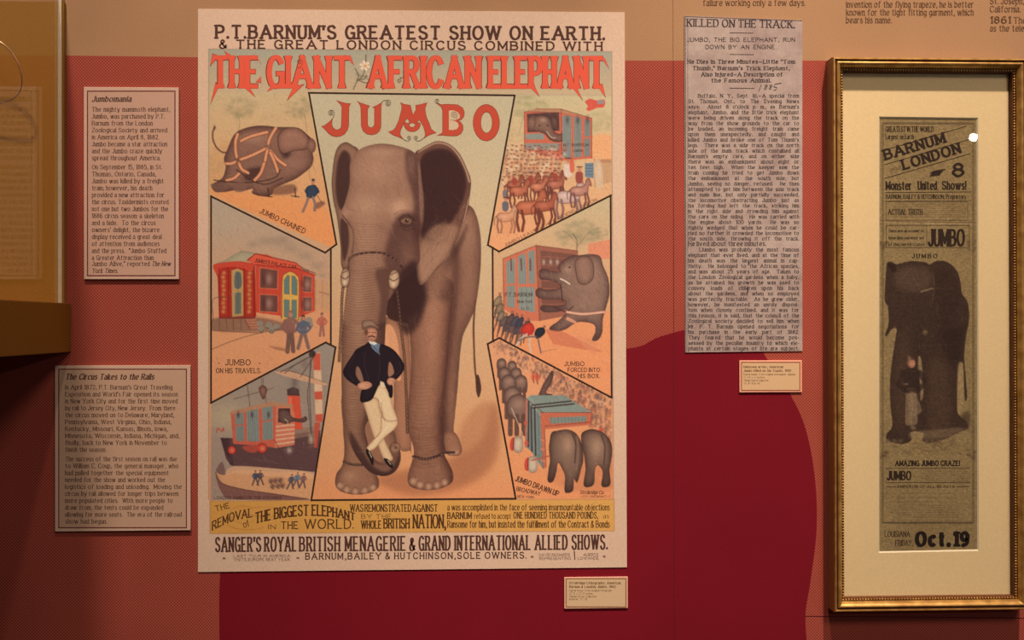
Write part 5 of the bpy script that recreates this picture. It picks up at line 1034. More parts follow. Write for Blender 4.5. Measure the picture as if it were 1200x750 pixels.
e5 = cv.form(E5, (140, 104, 88), (74, 48, 46), 4.5, .8, edge=(.6, (66, 42, 40), .8)); cv.blob(450, 320, 44, 60, (170, 128, 106), .6, clip=e5); cv.blob(356, 290, 20, 18, (176, 132, 110), .7, clip=e5); cv.blob(440, 420, 50, 30, (160, 118, 98), .5, clip=e5)
cv.hatch(e5, 220, 60, 6, (60, 38, 38), (196, 154, 126), .25)
er5 = cv.form([(386, 262), (410, 240), (446, 244), (462, 280), (458, 330), (430, 352), (402, 344), (392, 310)], (160, 118, 98), (88, 58, 52), 3.5, .7, edge=(.6, (66, 42, 40), .8))
for i in range(7): cv.line([(396 + i * 8, 262), (404 + i * 8, 300), (406 + i * 6, 340)], .6, (104, 72, 62), .5, clip=er5)
cv.disc(366, 284, 4, 3, (30, 20, 20), .9); cv.line([(330, 330), (348, 338), (366, 350)], 1.8, (230, 206, 176), .85); cv.lines([[(330, 350), (334, 380), (338, 420)], [(300, 440), (350, 460), (380, 440)]], 1.4, (66, 42, 40), .8)
cv.line([(356, 462), (420, 470), (504, 462)], 3.4, (150, 80, 62), .7); cv.line([(356, 462), (420, 470), (504, 462)], 2.4, (228, 170, 140), 1); cv.poly([(356, 480), (394, 500), (390, 510), (350, 492)], (226, 150, 118), .9, sm=False)
cv.poly([(268, 530), (340, 540), (380, 560), (440, 590), (500, 622), (420, 612), (300, 590)], (206, 112, 80), .75, sm=False); cv.poly([(380, 560), (430, 555), (480, 590), (470, 640)], (222, 138, 100), .6, sm=False)
for x, y, c in ((110, 540, (90, 74, 78)), (130, 545, (120, 88, 84)), (152, 552, (80, 72, 84)), (174, 550, (140, 96, 84)), (98, 520, (110, 90, 84)), (140, 520, (84, 78, 86)), (160, 526, (70, 66, 80)), (122, 512, (100, 76, 72)), (186, 540, (90, 74, 74)), (84, 500, (150, 120, 96)), (78, 470, (150, 122, 90)), (72, 440, (160, 130, 96))):
    cv.form([(x - 12, y), (x - 6, y - 26), (x + 14, y - 44), (x + 24, y - 36), (x + 14, y - 8)], c, (50, 34, 36), 1.5, .6); cv.lines([[(x - 8, y), (x - 22, y + 40)], [(x + 4, y - 4), (x - 4, y + 44)]], 1.6, (100, 74, 66), .85); cv.disc(x + 16, y - 50, 6, 6, (150, 96, 74), .9)
cv.form([(170, 540), (186, 512), (214, 506), (226, 530), (212, 556), (190, 552)], (206, 58, 48), (130, 36, 34), 2, .6); cv.lines([[(196, 550), (170, 570), (150, 600)], [(210, 556), (206, 590), (212, 622)]], 2.0, (206, 180, 160), .95)
cv.form([(226, 550), (236, 528), (262, 524), (268, 544), (252, 562), (234, 568)], (44, 44, 52), (24, 22, 28), 1.5, .6); cv.lines([[(240, 566), (246, 600), (252, 626)], [(232, 560), (200, 562), (162, 576)]], 1.8, (120, 96, 90), .95); cv.line([(250, 622), (310, 610)], 1, (150, 96, 76), .5); cv.disc(266, 520, 6, 6, (150, 96, 74), .9)

V0(); cv.hatch(cv.clip, 260, 62, 4.5, (96, 62, 50), (246, 208, 166), .2, .45); cv.hatch(cv.clip, 200, 8, 5, (104, 68, 54), (240, 200, 160), .16, .45)
# ---------------- scene 6: drawn up the avenue
V0(); cv.clip = cv.mask([(572.5, 404), (585, 396.5), (716.5, 466.5), (718.5, 584), (605, 584)], False)
cv.grad(cv.mask([(570, 390), (720, 390), (720, 588), (570, 588)], False), (226, 156, 112), (236, 148, 96), pw=1)
cv.view(570, 390, 3.747)
rg = np.random.default_rng(8)
for i in range(430):
    t = rg.uniform(); x = 100 + t * 450; top = 60 + (x - 100) * .53; y = top + rg.uniform() ** 1.2 * (60 + 130 * t); 
    if x < 250 and y > top + 70: continue
    c = [(150, 106, 86), (120, 86, 76), (186, 130, 104), (206, 160, 130), (104, 78, 74), (170, 96, 78)][rg.integers(6)]; sz = 3.4 + 4 * t
    cv.blob(x, y, sz, sz * 1.3, c, .6); cv.blob(x, y - sz * 1.5, sz * .5, sz * .5, (84, 58, 54), .6)
for i in range(30): x = rg.uniform(30, 110); cv.blob(x, 40 + rg.uniform(0, 50), 5, 7, (150, 106, 86), .5)
for x, y in ((205, 190), (222, 196), (500, 430)): cv.blob(x, y, 9, 14, (206, 64, 50), .85); cv.disc(x, y - 16, 5, 5, (150, 96, 76), .9); cv.line([(x, y + 10), (x + 4, y + 30)], 1.2, (110, 60, 54), .8)
def small_ele(x, y, s_):
    k = cv.form([(x - .32 * s_, y - .3 * s_), (x - .2 * s_, y - .52 * s_), (x + .05 * s_, y - .6 * s_), (x + .28 * s_, y - .46 * s_), (x + .36 * s_, y - .1 * s_), (x + .3 * s_, y + .3 * s_), (x + .1 * s_, y + .32 * s_), (x - .1 * s_, y + .2 * s_), (x - .3 * s_, y + .1 * s_)], (132, 98, 84), (66, 44, 42), 2.5, .8)
    cv.blob(x + .02 * s_, y - .28 * s_, .2 * s_, .16 * s_, (172, 130, 106), .7, clip=k)
    for dx in (-.22, -.02, .2): cv.line([(x + dx * s_, y + .1 * s_), (x + dx * s_, y + .66 * s_)], .15 * s_ / cv.f, (100, 70, 60), .95, sm=False)
for x, y, s_ in ((112, 160, 62), (66, 150, 64), (130, 196, 74), (78, 196, 78), (150, 236, 86), (96, 240, 96), (112, 300, 110), (136, 352, 140)): small_ele(x, y, s_)
cv.line([(110, 330), (160, 450), (170, 500)], 1, (220, 190, 160), .8)
cv.form([(230, 272), (250, 226), (274, 188), (286, 168), (294, 178), (286, 216), (262, 262), (290, 272), (230, 282)], (122, 88, 76), (66, 44, 42), 2.5, .8, edge=(.5, (60, 40, 38), .7))
cv.poly([(176, 296), (250, 352), (262, 590), (250, 600), (196, 520), (172, 500)], (122, 132, 124), 1, sm=False); cv.poly([(172, 290), (196, 274), (340, 274), (462, 350), (440, 366), (236, 366)], (140, 148, 134), 1, sm=False)
for i in range(14): t = i / 13; cv.line([(196 + 144 * t, 276), (250 + 200 * t, 352)], .5, (84, 92, 88), .6, sm=False)
for i in range(5): x = 182 + i * 15; cv.line([(x, 300 + i * 12), (x + 6, 500 + i * 24)], .6, (76, 84, 82), .6, sm=False)
cv.lines([[(200, 318), (372, 300)], [(196, 326), (200, 520)], [(212, 332), (216, 540)], [(204, 330), (384, 312)], [(186, 300), (184, 500)]], 1.7, (64, 44, 42), .9, sm=False)
cv.line([(176, 296), (172, 500)], 2.0, (206, 104, 76), .95, sm=False); cv.disc(172, 396, 8, 10, (206, 90, 66), .9); cv.disc(176, 484, 9, 12, (206, 90, 66), .9)
cv.poly([(236, 350), (462, 350), (460, 404), (256, 424), (262, 590), (250, 596)], (200, 104, 76), 1, sm=False); cv.poly([(276, 372), (440, 366), (438, 390), (282, 400)], (130, 136, 124), 1, sm=False)
for i in range(11): cv.line([(284 + i * 15, 372), (286 + i * 15, 398)], .5, (86, 80, 76), .7, sm=False)
for y in (470, 510, 560): cv.line([(240, y), (262, y + 6)], 2.0, (220, 130, 96), .8)
cv.lines([[(236, 350), (462, 350), (460, 404)], [(256, 424), (262, 590)], [(176, 290), (250, 352)], [(256, 410), (460, 392)]], .7, (110, 54, 46), .8, sm=False)
for x, y in ((138, 492), (202, 580)): cv.form([(x - 18, y - 30), (x + 18, y - 36), (x + 22, y + 20), (x, y + 36), (x - 20, y + 20)], (216, 190, 160), (130, 94, 80), 3, .7); cv.poly([(x - 32, y - 20), (x - 18, y - 30), (x - 20, y + 24), (x - 34, y + 16)], (206, 70, 54), .95); cv.line([(x - 18, y - 30), (x - 20, y + 22)], 1, (90, 40, 36), .8)
cv.line([(200, 560), (280, 540)], 2, (180, 90, 70), .8)
cv.poly([(280, 640), (380, 560), (560, 560), (560, 680), (420, 700)], (196, 118, 80), .4, soft=4)
for pts, hx, hy in (([(286, 440), (316, 430), (360, 426), (398, 448), (420, 500), (424, 560), (414, 600), (404, 640), (396, 656), (384, 640), (380, 690), (360, 702), (344, 694), (346, 630), (330, 590), (314, 570), (304, 620), (290, 654), (270, 650), (274, 600), (280, 560), (276, 500)], 356, 490),
                    ([(420, 440), (460, 424), (510, 438), (546, 480), (550, 540), (540, 600), (544, 660), (530, 676), (506, 670), (512, 610), (490, 580), (476, 600), (472, 660), (452, 676), (428, 668), (436, 600), (430, 540), (418, 480)], 484, 500)):
    k = cv.form(pts, (134, 100, 82), (64, 42, 38), 5, .85, edge=(.6, (56, 36, 34), .8)); cv.blob(hx, hy, 26, 44, (182, 140, 110), .8, clip=k); cv.blob(hx - 6, hy + 90, 14, 40, (150, 110, 88), .5, clip=k); cv.line([(hx + 20, hy - 50), (hx + 36, hy), (hx + 32, hy + 80)], 1.4, (70, 46, 42), .8, clip=k)
cv.line([(398, 446), (404, 520), (396, 600)], 1.2, (160, 120, 96), .6)
V0(); cv.hatch(cv.clip, 260, 62, 4.5, (96, 62, 50), (246, 208, 166), .2, .45); cv.hatch(cv.clip, 200, 8, 5, (104, 68, 54), (240, 200, 160), .16, .45)
cv.clip = None
# ---------------- banner ground, flower and frames
V0()
k = cv.mask([(246, 587), (719.5, 585.2), (720, 622.3), (246, 625.5)], False); cv.grad(k, (216, 150, 72), (224, 160, 84), horiz=True); cv.line([(246, 587), (719.5, 585.2), (720, 622.3), (246, 625.5), (246, 587)], .6, (150, 100, 60), .7, sm=False)
for c, r in (((290, 612), (24, 9)), ((310, 600), (22, 6)), ((285, 603), (16, 10))):
    cv.line([(c[0] + r[0] * math.cos(a), c[1] + r[1] * math.sin(a)) for a in np.linspace(.6, 5.4, 16)], .7, (160, 96, 50), .5)
cv.line([(244.5, 586), (244.5, 57.5), (717, 60.5), (719, 585)], .6, (128, 104, 84), .75, sm=False)
cv.view(240, 50, 5.0)
for a in range(6): t = a * 1.047 + .3; cv.poly([(938, 135), (938 + 26 * math.cos(t - .35), 135 + 24 * math.sin(t - .35)), (938 + 32 * math.cos(t), 135 + 32 * math.sin(t)), (938 + 26 * math.cos(t + .35), 135 + 24 * math.sin(t + .35))], (240, 206, 174), .95, soft=.4)
cv.blob(938, 135, 9, 9, (206, 130, 70), .9); cv.lines([[(938, 160), (920, 200), (890, 230), (870, 275)], [(905, 215), (930, 215), (950, 195)], [(890, 225), (900, 190), (880, 150)], [(900, 220), (940, 235), (960, 225)], [(944, 110), (944, 70)]], .9, (70, 60, 50), .85)
for x, y in ((915, 205), (905, 190), (925, 195), (895, 215), (950, 190), (940, 200), (955, 215), (890, 180)): cv.blob(x, y, 9, 6, (120, 108, 88), .8, ang=x * 7)
for x, y in ((955, 185), (948, 222)): cv.blob(x, y, 7, 6, (236, 200, 164), .8)
cv.grain(.016, None, .6); cv.grain(.02)
cv.to_sheet('printed_sheet', PC, .0018, 0.72, print_mat('lithograph_print'), post)
# ---------------- panel lines and all the lettering
brown = ink_mat('poster_brown_ink', (84, 50, 40)); dk = ink_mat('poster_dark_line', (58, 36, 26)); red = ink_mat('poster_vermilion', (232, 88, 62), var=.05); brick = ink_mat('poster_brick_red', (198, 74, 52), var=.08)
HH = .0019
pl = Ink(); w = 2.15
pl.line([(362, 108.8), (603.2, 111.8), (571.7, 287.2), (584.8, 294.8), (716, 229)], w)
pl.line([(362, 108.8), (394.3, 286.2), (381, 296), (247.3, 230), (247.3, 472), (381.7, 401.3), (393.2, 407), (364.8, 586.2), (604.3, 584.3), (571.5, 403), (584.9, 396), (716.8, 466), (715.6, 229)], w)
pl.line([(387.7, 291), (387.7, 404)], w); pl.line([(577.3, 290), (577.7, 400)], w)
pl.build('panel_line', dk, post, HH)
t = Ink(); k1_ = dict(bold=1.6, serif=.55, slab=.9, thin=.75, gap=1.6, space=4, nseg=5)
t.text("P.T.BARNUM'S GREATEST SHOW ON EARTH.", 253.5, 709.5, 45.3, 16.2, warp=lambda q: np.stack([q[:, 0], q[:, 1] + (q[:, 0] - 250) * .0042], -1), **k1_)
t.text('& THE GREAT LONDON CIRCUS COMBINED WITH', 257.5, 707, 56.9, 10.6, warp=lambda q: np.stack([q[:, 0], q[:, 1] + (q[:, 0] - 250) * .0058], -1), bold=1.6, serif=.5, slab=.8, thin=.8, gap=1.8, space=4, nseg=4)
sl = lambda dy: (lambda q: np.stack([q[:, 0], q[:, 1] - (q[:, 0] - 250) * dy], -1))
t.text("SANGER'S ROYAL", 253, 347.5, 646.8, 17.2, bold=1.0, serif=.28, slab=.45, thin=.75, gap=2.3, space=2.6, nseg=5, warp=sl(.0065))
t.text('BRITISH MENAGERIE', 351.5, 475.5, 646.8, 17.2, bold=1.0, serif=.28, slab=.45, thin=.75, gap=2.3, space=3.6, nseg=5, warp=sl(.0065))
t.text('&', 480.5, 487, 646.8, 15, bold=1.2, serif=.3, slab=.5, warp=sl(.0065))
t.text('GRAND INTERNATIONAL ALLIED SHOWS.', 491.5, 712, 646.8, 17.2, bold=1.0, serif=.28, slab=.45, thin=.75, gap=2.3, space=3.6, nseg=5, warp=sl(.0065))
t.text('BARNUM,BAILEY & HUTCHINSON,SOLE OWNERS.', 358.3, 617.5, 656.3, 7.8, bold=1.3, serif=.25, slab=.5, thin=.85, gap=2.0, space=3, nseg=4, warp=sl(.005))
sm_ = dict(bold=.9, serif=.2, slab=.4, thin=.8)
t.text('LAST TOUR IN AMERICA', 274, 340.5, 653.3, 3.2, warp=sl(.004), **sm_); t.text('VISITS EUROPE NEXT YEAR.', 274, 340.5, 657.5, 3.2, warp=sl(.004), **sm_)
t.text('DAVID RICHARDS', 632, 668, 653.3, 3.2, warp=sl(.004), **sm_); t.text('REPRESENTING', 632, 669, 657.5, 3.2, warp=sl(.004), **sm_)
t.text('ALBERTO', 684, 701, 653.3, 3.2, warp=sl(.004), **sm_); t.text('LOWANDE', 677, 702, 657.5, 3.2, warp=sl(.004), **sm_); t.line([(673, 646), (673.6, 655.5)], 1.2)
for x in (263, 349.5, 624, 708.5): t.text('*', x - 2.2, x + 2.2, 656.8 - (x - 263) * .005, 5.4, bold=.9, serif=0)
t.build('brown_lettering', brown, post, HH)
# yellow banner lettering
t = Ink(); nb = dict(bold=1.05, serif=.22, slab=.35, thin=.8, nseg=4)
t.text('THE', 252.5, 270, 597.5, 6.5, warp=rotate_about(260, 596, 14), **nb)
t.text('REMOVAL', 249, 296, 616, 10.5, warp=lambda q: np.stack([q[:, 0], q[:, 1] + 5.5 - (q[:, 0] - 249) * .33 - 3.0 * np.sin((q[:, 0] - 249) / 47 * 3.14)], -1), **nb)
t.text('of', 285.5, 293, 618, 8, bold=.8, serif=0, warp=rotate_about(288, 616, 18))
arc1 = lambda q: np.stack([q[:, 0], 605.6 + (q[:, 1] - 605.6) * (1 - .32 * np.clip((q[:, 0] - 375) / 40, 0, 1)) + 9.5 * ((q[:, 0] - 364) / 66) ** 2 - 1 - (q[:, 0] - 300) * .004], -1)
t.text('THE BIGGEST ELEPHANT', 299.5, 416.5, 605.6, 13.0, bold=1.1, serif=.28, slab=.4, thin=.8, warp=arc1, nseg=4, space=3)
t.text('IN', 314.5, 324, 620, 5.2, **nb); t.text('THE', 329.5, 350, 619.8, 8.8, **nb); t.text('WORLD.', 357.5, 415, 619.6, 11.2, bold=1.0, serif=.25, slab=.35, thin=.8, nseg=4)
t.text('WAS REMONSTRATED AGAINST', 410.5, 513, 599.6, 8.6, bold=1.0, serif=.25, slab=.35, thin=.8, space=1.6, nseg=4)
t.text('BY THE', 423.5, 459, 607.8, 5.2, bold=.9, serif=.2, slab=.3, thin=.8)
t.text('WHOLE', 423.5, 447, 619.5, 9.5, **nb); t.text('BRITISH', 450, 480, 619.3, 11.8, **nb); t.text('NATION,', 484.5, 522.5, 619, 16.2, bold=.85, serif=.22, slab=.3, thin=.8, nseg=4)
t.text('a was accomplished in the face of seeming insurmountable objections', 524.5, 714.5, 598, 7.4, bold=.85, serif=.15, thin=.8)
t.text('BARNUM', 524.5, 553, 608, 7.6, bold=1.2, serif=.25, slab=.35, thin=.8); t.text('refused to accept', 556, 599, 607.8, 6.2, bold=.8, serif=.15, thin=.8); t.text('ONE HUNDRED THOUSAND POUNDS,', 602, 701, 607.6, 7.8, bold=.95, serif=.25, slab=.35, thin=.8, space=3, gap=1.8); t.text('as', 707, 714, 607.3, 5.2, bold=.8, serif=.1)
t.text('Ransome for him, but insisted the fulfillment of the Contract & Bonds', 524.5, 714.5, 618.3, 8.2, bold=.85, serif=.15, thin=.8)
t.build('banner_lettering', ink_mat('banner_brown_ink', (84, 50, 26)), post, HH)
# scene captions
t = Ink()
t.text('JUMBO CHAINED', 304, 362, 249.5, 6.2, warp=rotate_about(304, 249.5, -25), **nb)
t.text('JUMBO', 264, 294, 428, 6.8, bold=1.0, serif=.25, slab=.3, thin=.8); t.text('ON HIS TRAVELS.', 253.5, 306, 437.2, 5.8, **nb)
for x in (257, 304.5): t.text('*', x - 1.3, x + 1.3, 427, 3.2, bold=.8, serif=0)
t.text('LOADING JUMBO ON THE STEAMER.', 251, 331, 585, 3.6, **sm_)
t.text('JUMBO LEAVING THE GARDENS, LONDON.', 592, 714, 289.5, 3.6, warp=rotate_about(592, 289.5, 26.8), **sm_)
t.text('JUMBO', 661.5, 685, 428.8, 5.2, **nb); t.text('FORCED INTO', 665.5, 703, 435.8, 5.0, **nb); t.text('HIS BOX.', 677.5, 703, 443, 5.0, **nb)
t.text('JUMBO DRAWN UP', 603.5, 657, 563.5, 6.4, bold=1.2, serif=.25, slab=.3, thin=.8, warp=rotate_about(603.5, 563.5, -20)); t.text('BROADWAY', 605, 633.5, 575, 5.0, warp=rotate_about(605, 575, -12), **nb); t.text('NEW YORK', 606.5, 626, 583, 3.0, warp=rotate_about(606.5, 583, -4), **sm_)
t.text('Strobridge Co.', 680, 708, 579, 4.4, bold=1.0, serif=.2, it=.15); t.text('LITH. CINCINNATI O.', 681, 716, 583, 2.4, **sm_)
t.text('P.T. BARNUM', 660.5, 690, 171.5, 3.6, bold=.9, serif=0, thin=.9); t.text('LONDON', 671.5, 683, 178, 2.8, bold=.9, serif=0, thin=.9)
t.text('P.T. BARNUM', 592, 624, 347.5, 4.8, bold=.9, serif=0, thin=.9); t.text('New York', 606.5, 624, 355, 3.6, bold=.9, serif=0); t.text('U.S.', 611, 622, 363, 3.4, bold=.9, serif=0)
t.text("JUMBO'S PALACE CAR.", 298.5, 348.5, 307, 4.2, bold=1.1, serif=.1, thin=.9, warp=rotate_about(298.5, 307, -9.5))
t.build('caption_lettering', ink_mat('caption_ink', (74, 46, 36)), post, HH)
# vermilion headline: condensed flared letters with spikes
def headline(grow, mat, name, h):
    t = Ink(); kw = dict(bold=1.3 + grow * .5, serif=.1 + grow * .15, thin=.8, flare=.5 + grow * .1, gap=1.45 - grow * .35, nseg=5)
    def W_(q): return np.stack([q[:, 0], q[:, 1] + (q[:, 0] - 250) * .0012], -1)
    for s_, a, b in (('THE', 250, 305), ('GIANT', 314, 413), ('AFRICAN', 433, 565), ('ELEPHANT', 573.5, 709)):
        g = grow * 1.2; t.text(s_, a - g + 1.5, b + g - 1.5, 103.0, 37.5, warp=W_, **kw)
    for tip in (((252.5, 97), (256.5, 101), (247, 121)), ((283, 100), (292, 102), (298.5, 113)), ((344, 102), (356, 99), (337, 117)), ((619, 100), (626, 100), (632, 113)), ((667, 98), (675, 101), (682.5, 117)), ((700, 100), (706, 99), (709.5, 114)), ((318, 100), (322, 103), (313.5, 107)),
                ((249, 63), (256, 66), (246.5, 77)), ((263, 60), (271, 65), (268, 70)), ((297, 63), (302, 68), (306.5, 76)), ((333, 66), (337, 72), (336.5, 78)), ((704, 67), (709, 69), (713.5, 80)), ((404, 65), (411, 66), (414.5, 76)), ((300, 96), (305.5, 90), (306, 97))):
        p = np.array(tip, float); c = p.mean(0); p = c + (p - c) * (1 + grow * .25); t.face(p)
    return t.build(name, mat, post, h)
headline(.55, ink_mat('headline_outline_ink', (122, 52, 40)), 'headline_outline', HH)  # darker ink edging the letters all round
headline(0, red, 'headline_lettering', HH + .0001)
# big brick-red word in the centre panel, drawn letter by letter
def big(grow, mat, name, h):
    t = Ink()
    def shape(outer, hole=None, f=10.0, ox=370, oy=108):
        o = np.array(outer, float) / f + np.array([ox, oy])
        if grow:
            c = np.roll(o, 1, 0); d = np.roll(o, -1, 0); tn = d - c; n = np.stack([tn[:, 1], -tn[:, 0]], -1); n /= np.hypot(n[:, 0], n[:, 1])[:, None] + 1e-9
            ar = np.sum(o[:, 0] * np.roll(o[:, 1], -1) - np.roll(o[:, 0], -1) * o[:, 1]); o = o + n * grow * (1 if ar > 0 else -1)
        t.face(o)
    shape([(240, 92), (300, 118), (350, 132), (410, 134), (388, 170), (384, 390), (372, 440), (335, 490), (290, 515), (240, 522), (190, 510), (150, 482), (115, 440), (70, 400), (110, 388), (160, 350), (192, 308), (188, 380), (200, 415), (230, 440), (262, 442), (290, 425), (302, 395), (308, 180), (295, 145)])
    shape([(482, 100), (520, 125), (575, 145), (630, 160), (606, 200), (606, 380), (622, 410), (648, 418), (672, 410), (690, 380), (690, 200), (686, 185), (664, 180), (720, 155), (775, 120), (764, 180), (762, 400), (748, 450), (712, 486), (660, 500), (600, 490), (555, 452), (536, 400), (530, 180), (515, 140)])
    f2, ox, oy = 9.23, 480, 108
    a = lambda pts: [((x / 10 + 370 - 480) * 9.23, y / 10 * 9.23) for x, y in pts]
    shape(a([(988, 122), (1040, 145), (1110, 155), (1118, 200)]) + [(38, 246), (70, 190), (66, 142), (120, 135), (190, 112), (165, 180), (178, 260), (212, 340), (232, 400), (288, 440), (215, 460), (180, 480), (165, 500), (172, 440), (150, 370), (108, 300), (80, 325), (62, 345), (30, 330), (0, 345), (-8, 300), (-28, 285)] + a([(1050, 330), (1020, 390), (995, 440), (985, 490), (1020, 550), (960, 520), (905, 500), (850, 465), (905, 450), (935, 420), (975, 330), (1008, 200), (1010, 160)]), f=f2, ox=ox)
    r = []
    for i in range(15): th = math.pi * (-.08 + 1.16 * i / 14); r.append((28 + 86 * math.cos(th), 348 + 78 * math.sin(th)))
    for i in range(15): th = math.pi * (-.08 + 1.16 * (14 - i) / 14); r.append((28 + 36 * math.cos(th), 348 + 34 * math.sin(th)))
    shape(r, f=f2, ox=ox)
    shape([(285, 112), (340, 135), (420, 132), (520, 138), (572, 170), (592, 215), (585, 265), (560, 295), (528, 308), (552, 325), (575, 360), (576, 410), (552, 450), (510, 472), (440, 472), (355, 465), (295, 468), (345, 448), (358, 430), (358, 200), (345, 160), (320, 140)], f=f2, ox=ox)
    outer = [(830 + 142 * math.cos(b), 330 + 195 * math.sin(b)) for b in np.linspace(0, 2 * math.pi, 40)]
    inner = [(832 + 62 * math.cos(b), 328 + 116 * math.sin(b)) for b in np.linspace(0, 2 * math.pi, 40)]
    g = grow * f2
    for i in range(39):
        o0, o1, i1, i0 = outer[i], outer[i + 1], inner[i + 1], inner[i]
        q = np.array([o0, o1, i1, i0]); c = np.array([831, 329])
        s_o = 1 + g / 170; s_i = 1 - g / 90; q = np.stack([c + (q[0] - c) * s_o, c + (q[1] - c) * s_o, c + (q[2] - c) * s_i, c + (q[3] - c) * s_i])
        t.face(q / f2 + np.array([ox, oy]))
    return t.build(name, mat, post, h)
big(.45, ink_mat('word_outline_ink', (108, 46, 34)), 'word_outline', HH)
big(0, brick, 'word_lettering', HH + .0001)
bc = Ink(); f2 = 9.23
for pts in ([(425, 200), (470, 196), (520, 215), (545, 250), (540, 280), (505, 302), (470, 300), (425, 300)], [(425, 300), (490, 312), (520, 330), (532, 365), (512, 400), (470, 410), (425, 408)]): bc.face(np.array(pts) / f2 + np.array([480, 108]))
bc.build('word_counter', ink_mat('pale_tint', (212, 178, 140)), post, HH + .0002)
curl_m = ink_mat('curl_ink', (92, 70, 52))
def curl(cx_, cy_, r, turns, a0, sgn=1, tail=None):
    n = int(turns * 14); p = [(cx_ + r * (1 - i / n) * math.cos(a0 + sgn * i * turns * 6.283 / n), cy_ + r * (1 - i / n) * math.sin(a0 + sgn * i * turns * 6.283 / n)) for i in range(n)]
    if tail: p = list(tail) + p
    sw = Ink(); sw.ribbon(smooth(p, False, 2), .5); sw.build('pen_curl', curl_m, post, HH + .0003)
curl(388, 132.3, 3.8, 2.4, .3, -1, [(389.5, 139.5), (391, 136)]); curl(454.5, 121, 3.9, 2.4, 4.2, 1, [(447, 120.5), (449, 118)]); curl(512.5, 118, 2.7, 1.6, 2.0, 1, [(514, 122), (511.5, 121)])
curl(532, 134.8, 4.2, 2.4, .8, -1, [(536.5, 141), (534, 138.5)]); curl(479, 161.5, 2.6, 1.6, 1.2, -1, [(470, 160), (474, 164), (478, 165)]); curl(487.8, 161.5, 2.6, 1.6, 2.0, 1, [(498, 160), (493, 164.5), (489, 165)]); curl(351, 72.5, 3.6, 1.8, .5, -1, [(348, 79), (352, 79)]); curl(467.5, 94, 3, 1.5, 5, 1, [(472, 84), (473.5, 90)])
# ================================================================ the old handbill inside the frame
MHB = .0078
hb = Canvas(1026, 132, 1151, 652, (150, 120, 78)); V = hb.view; V(0, 0, 1)
for i in range(60): hb.blob(1030 + hb.rng.uniform(0, 116), 136 + hb.rng.uniform(0, 510), hb.rng.uniform(6, 26), hb.rng.uniform(5, 18), [(166, 134, 88), (134, 104, 66)][i % 2], .25)
for i in range(46):  # wrinkles: their shade and lit edges painted as dark and light strokes
    y = 140 + hb.rng.uniform(0, 500); x = 1030 + hb.rng.uniform(-10, 90); L_ = hb.rng.uniform(20, 90); s_ = hb.rng.uniform(-.12, .12)
    hb.line([(x, y), (x + L_ / 2, y + L_ * s_ + hb.rng.uniform(-3, 3)), (x + L_, y + L_ * s_ * 1.6)], .8, (112, 84, 54), .22); hb.line([(x, y + 1.2), (x + L_ / 2, y + 1.2 + L_ * s_), (x + L_, y + 1.2 + L_ * s_ * 1.6)], .7, (190, 158, 110), .22)
hb.line([(1030, 258.5), (1070, 260), (1147, 261)], 1.2, (100, 74, 48), .5); hb.line([(1030, 260), (1070, 261.5), (1147, 262.5)], .9, (196, 166, 118), .5)  # a fold across the sheet, its shade and lit edge painted on
V(1020, 290, 3.127)
eb = hb.poly([(60, 60), (75, 52), (95, 62), (110, 58), (150, 50), (200, 54), (216, 62), (240, 50), (272, 50), (300, 66), (322, 96), (332, 140), (336, 170), (356, 200), (362, 260), (350, 330), (344, 400), (350, 480), (354, 550), (346, 556), (342, 480), (336, 420), (322, 480), (318, 560), (322, 610), (352, 640), (356, 665), (320, 680), (280, 700), (220, 716), (190, 706), (196, 680), (150, 676), (150, 706), (120, 720), (80, 714), (58, 700), (62, 680), (80, 650), (72, 560), (74, 460), (92, 330), (96, 300), (78, 300), (60, 325), (54, 318), (66, 280), (64, 220), (52, 190), (56, 110)], (62, 42, 34), .95)
hb.poly([(90, 84), (150, 70), (210, 80), (226, 120), (200, 158), (130, 160), (96, 140)], (104, 78, 60), .6, soft=6, clip=eb); hb.poly([(62, 62), (84, 60), (96, 84), (84, 92), (74, 80)], (44, 28, 24), .8, soft=1, clip=eb)
hb.poly([(240, 84), (286, 76), (320, 120), (330, 190), (300, 260), (262, 330), (244, 340), (252, 240), (240, 160)], (60, 40, 32), .7, soft=5, clip=eb); hb.poly([(260, 320), (300, 290), (340, 300), (330, 400), (320, 440), (280, 400)], (44, 30, 26), .6, soft=6, clip=eb)
hb.line([(186, 162), (206, 156), (228, 150)], 1.6, (170, 136, 100), .7); hb.line([(228, 96), (234, 140), (226, 200)], 1.2, (112, 84, 62), .5)
hb.blob(200, 310, 7, 8, (170, 134, 96), .9); hb.blob(200, 312, 2.5, 3, (60, 40, 30), .9); hb.blob(88, 296, 5, 6, (160, 124, 90), .6)
hb.poly([(100, 340), (130, 300), (150, 420), (130, 640), (96, 660), (88, 520)], (88, 62, 46), .6, soft=8, clip=eb); hb.poly([(220, 430), (270, 420), (290, 520), (290, 680), (220, 700)], (92, 66, 48), .6, soft=8, clip=eb)
hb.poly([(176, 400), (186, 410), (192, 480), (194, 540), (184, 560), (182, 500), (176, 450)], (170, 136, 94), .8, soft=.8)
hb.person(150, 640, 240, (54, 38, 32), (146, 116, 84), hat=(84, 60, 46), stride=.06, al=.75); hb.poly([(140, 540), (160, 530), (176, 560), (188, 600), (160, 620), (146, 640), (168, 660), (150, 668), (140, 620)], (150, 120, 86), .6, soft=1)
hb.blob(142, 405, 6, 8, (160, 124, 90), .7); hb.blob(130, 500, 8, 4, (160, 124, 90), .7)
hb.poly([(322, 430), (340, 430), (340, 520), (334, 600), (320, 600), (318, 520)], (164, 132, 88), .85, soft=1)
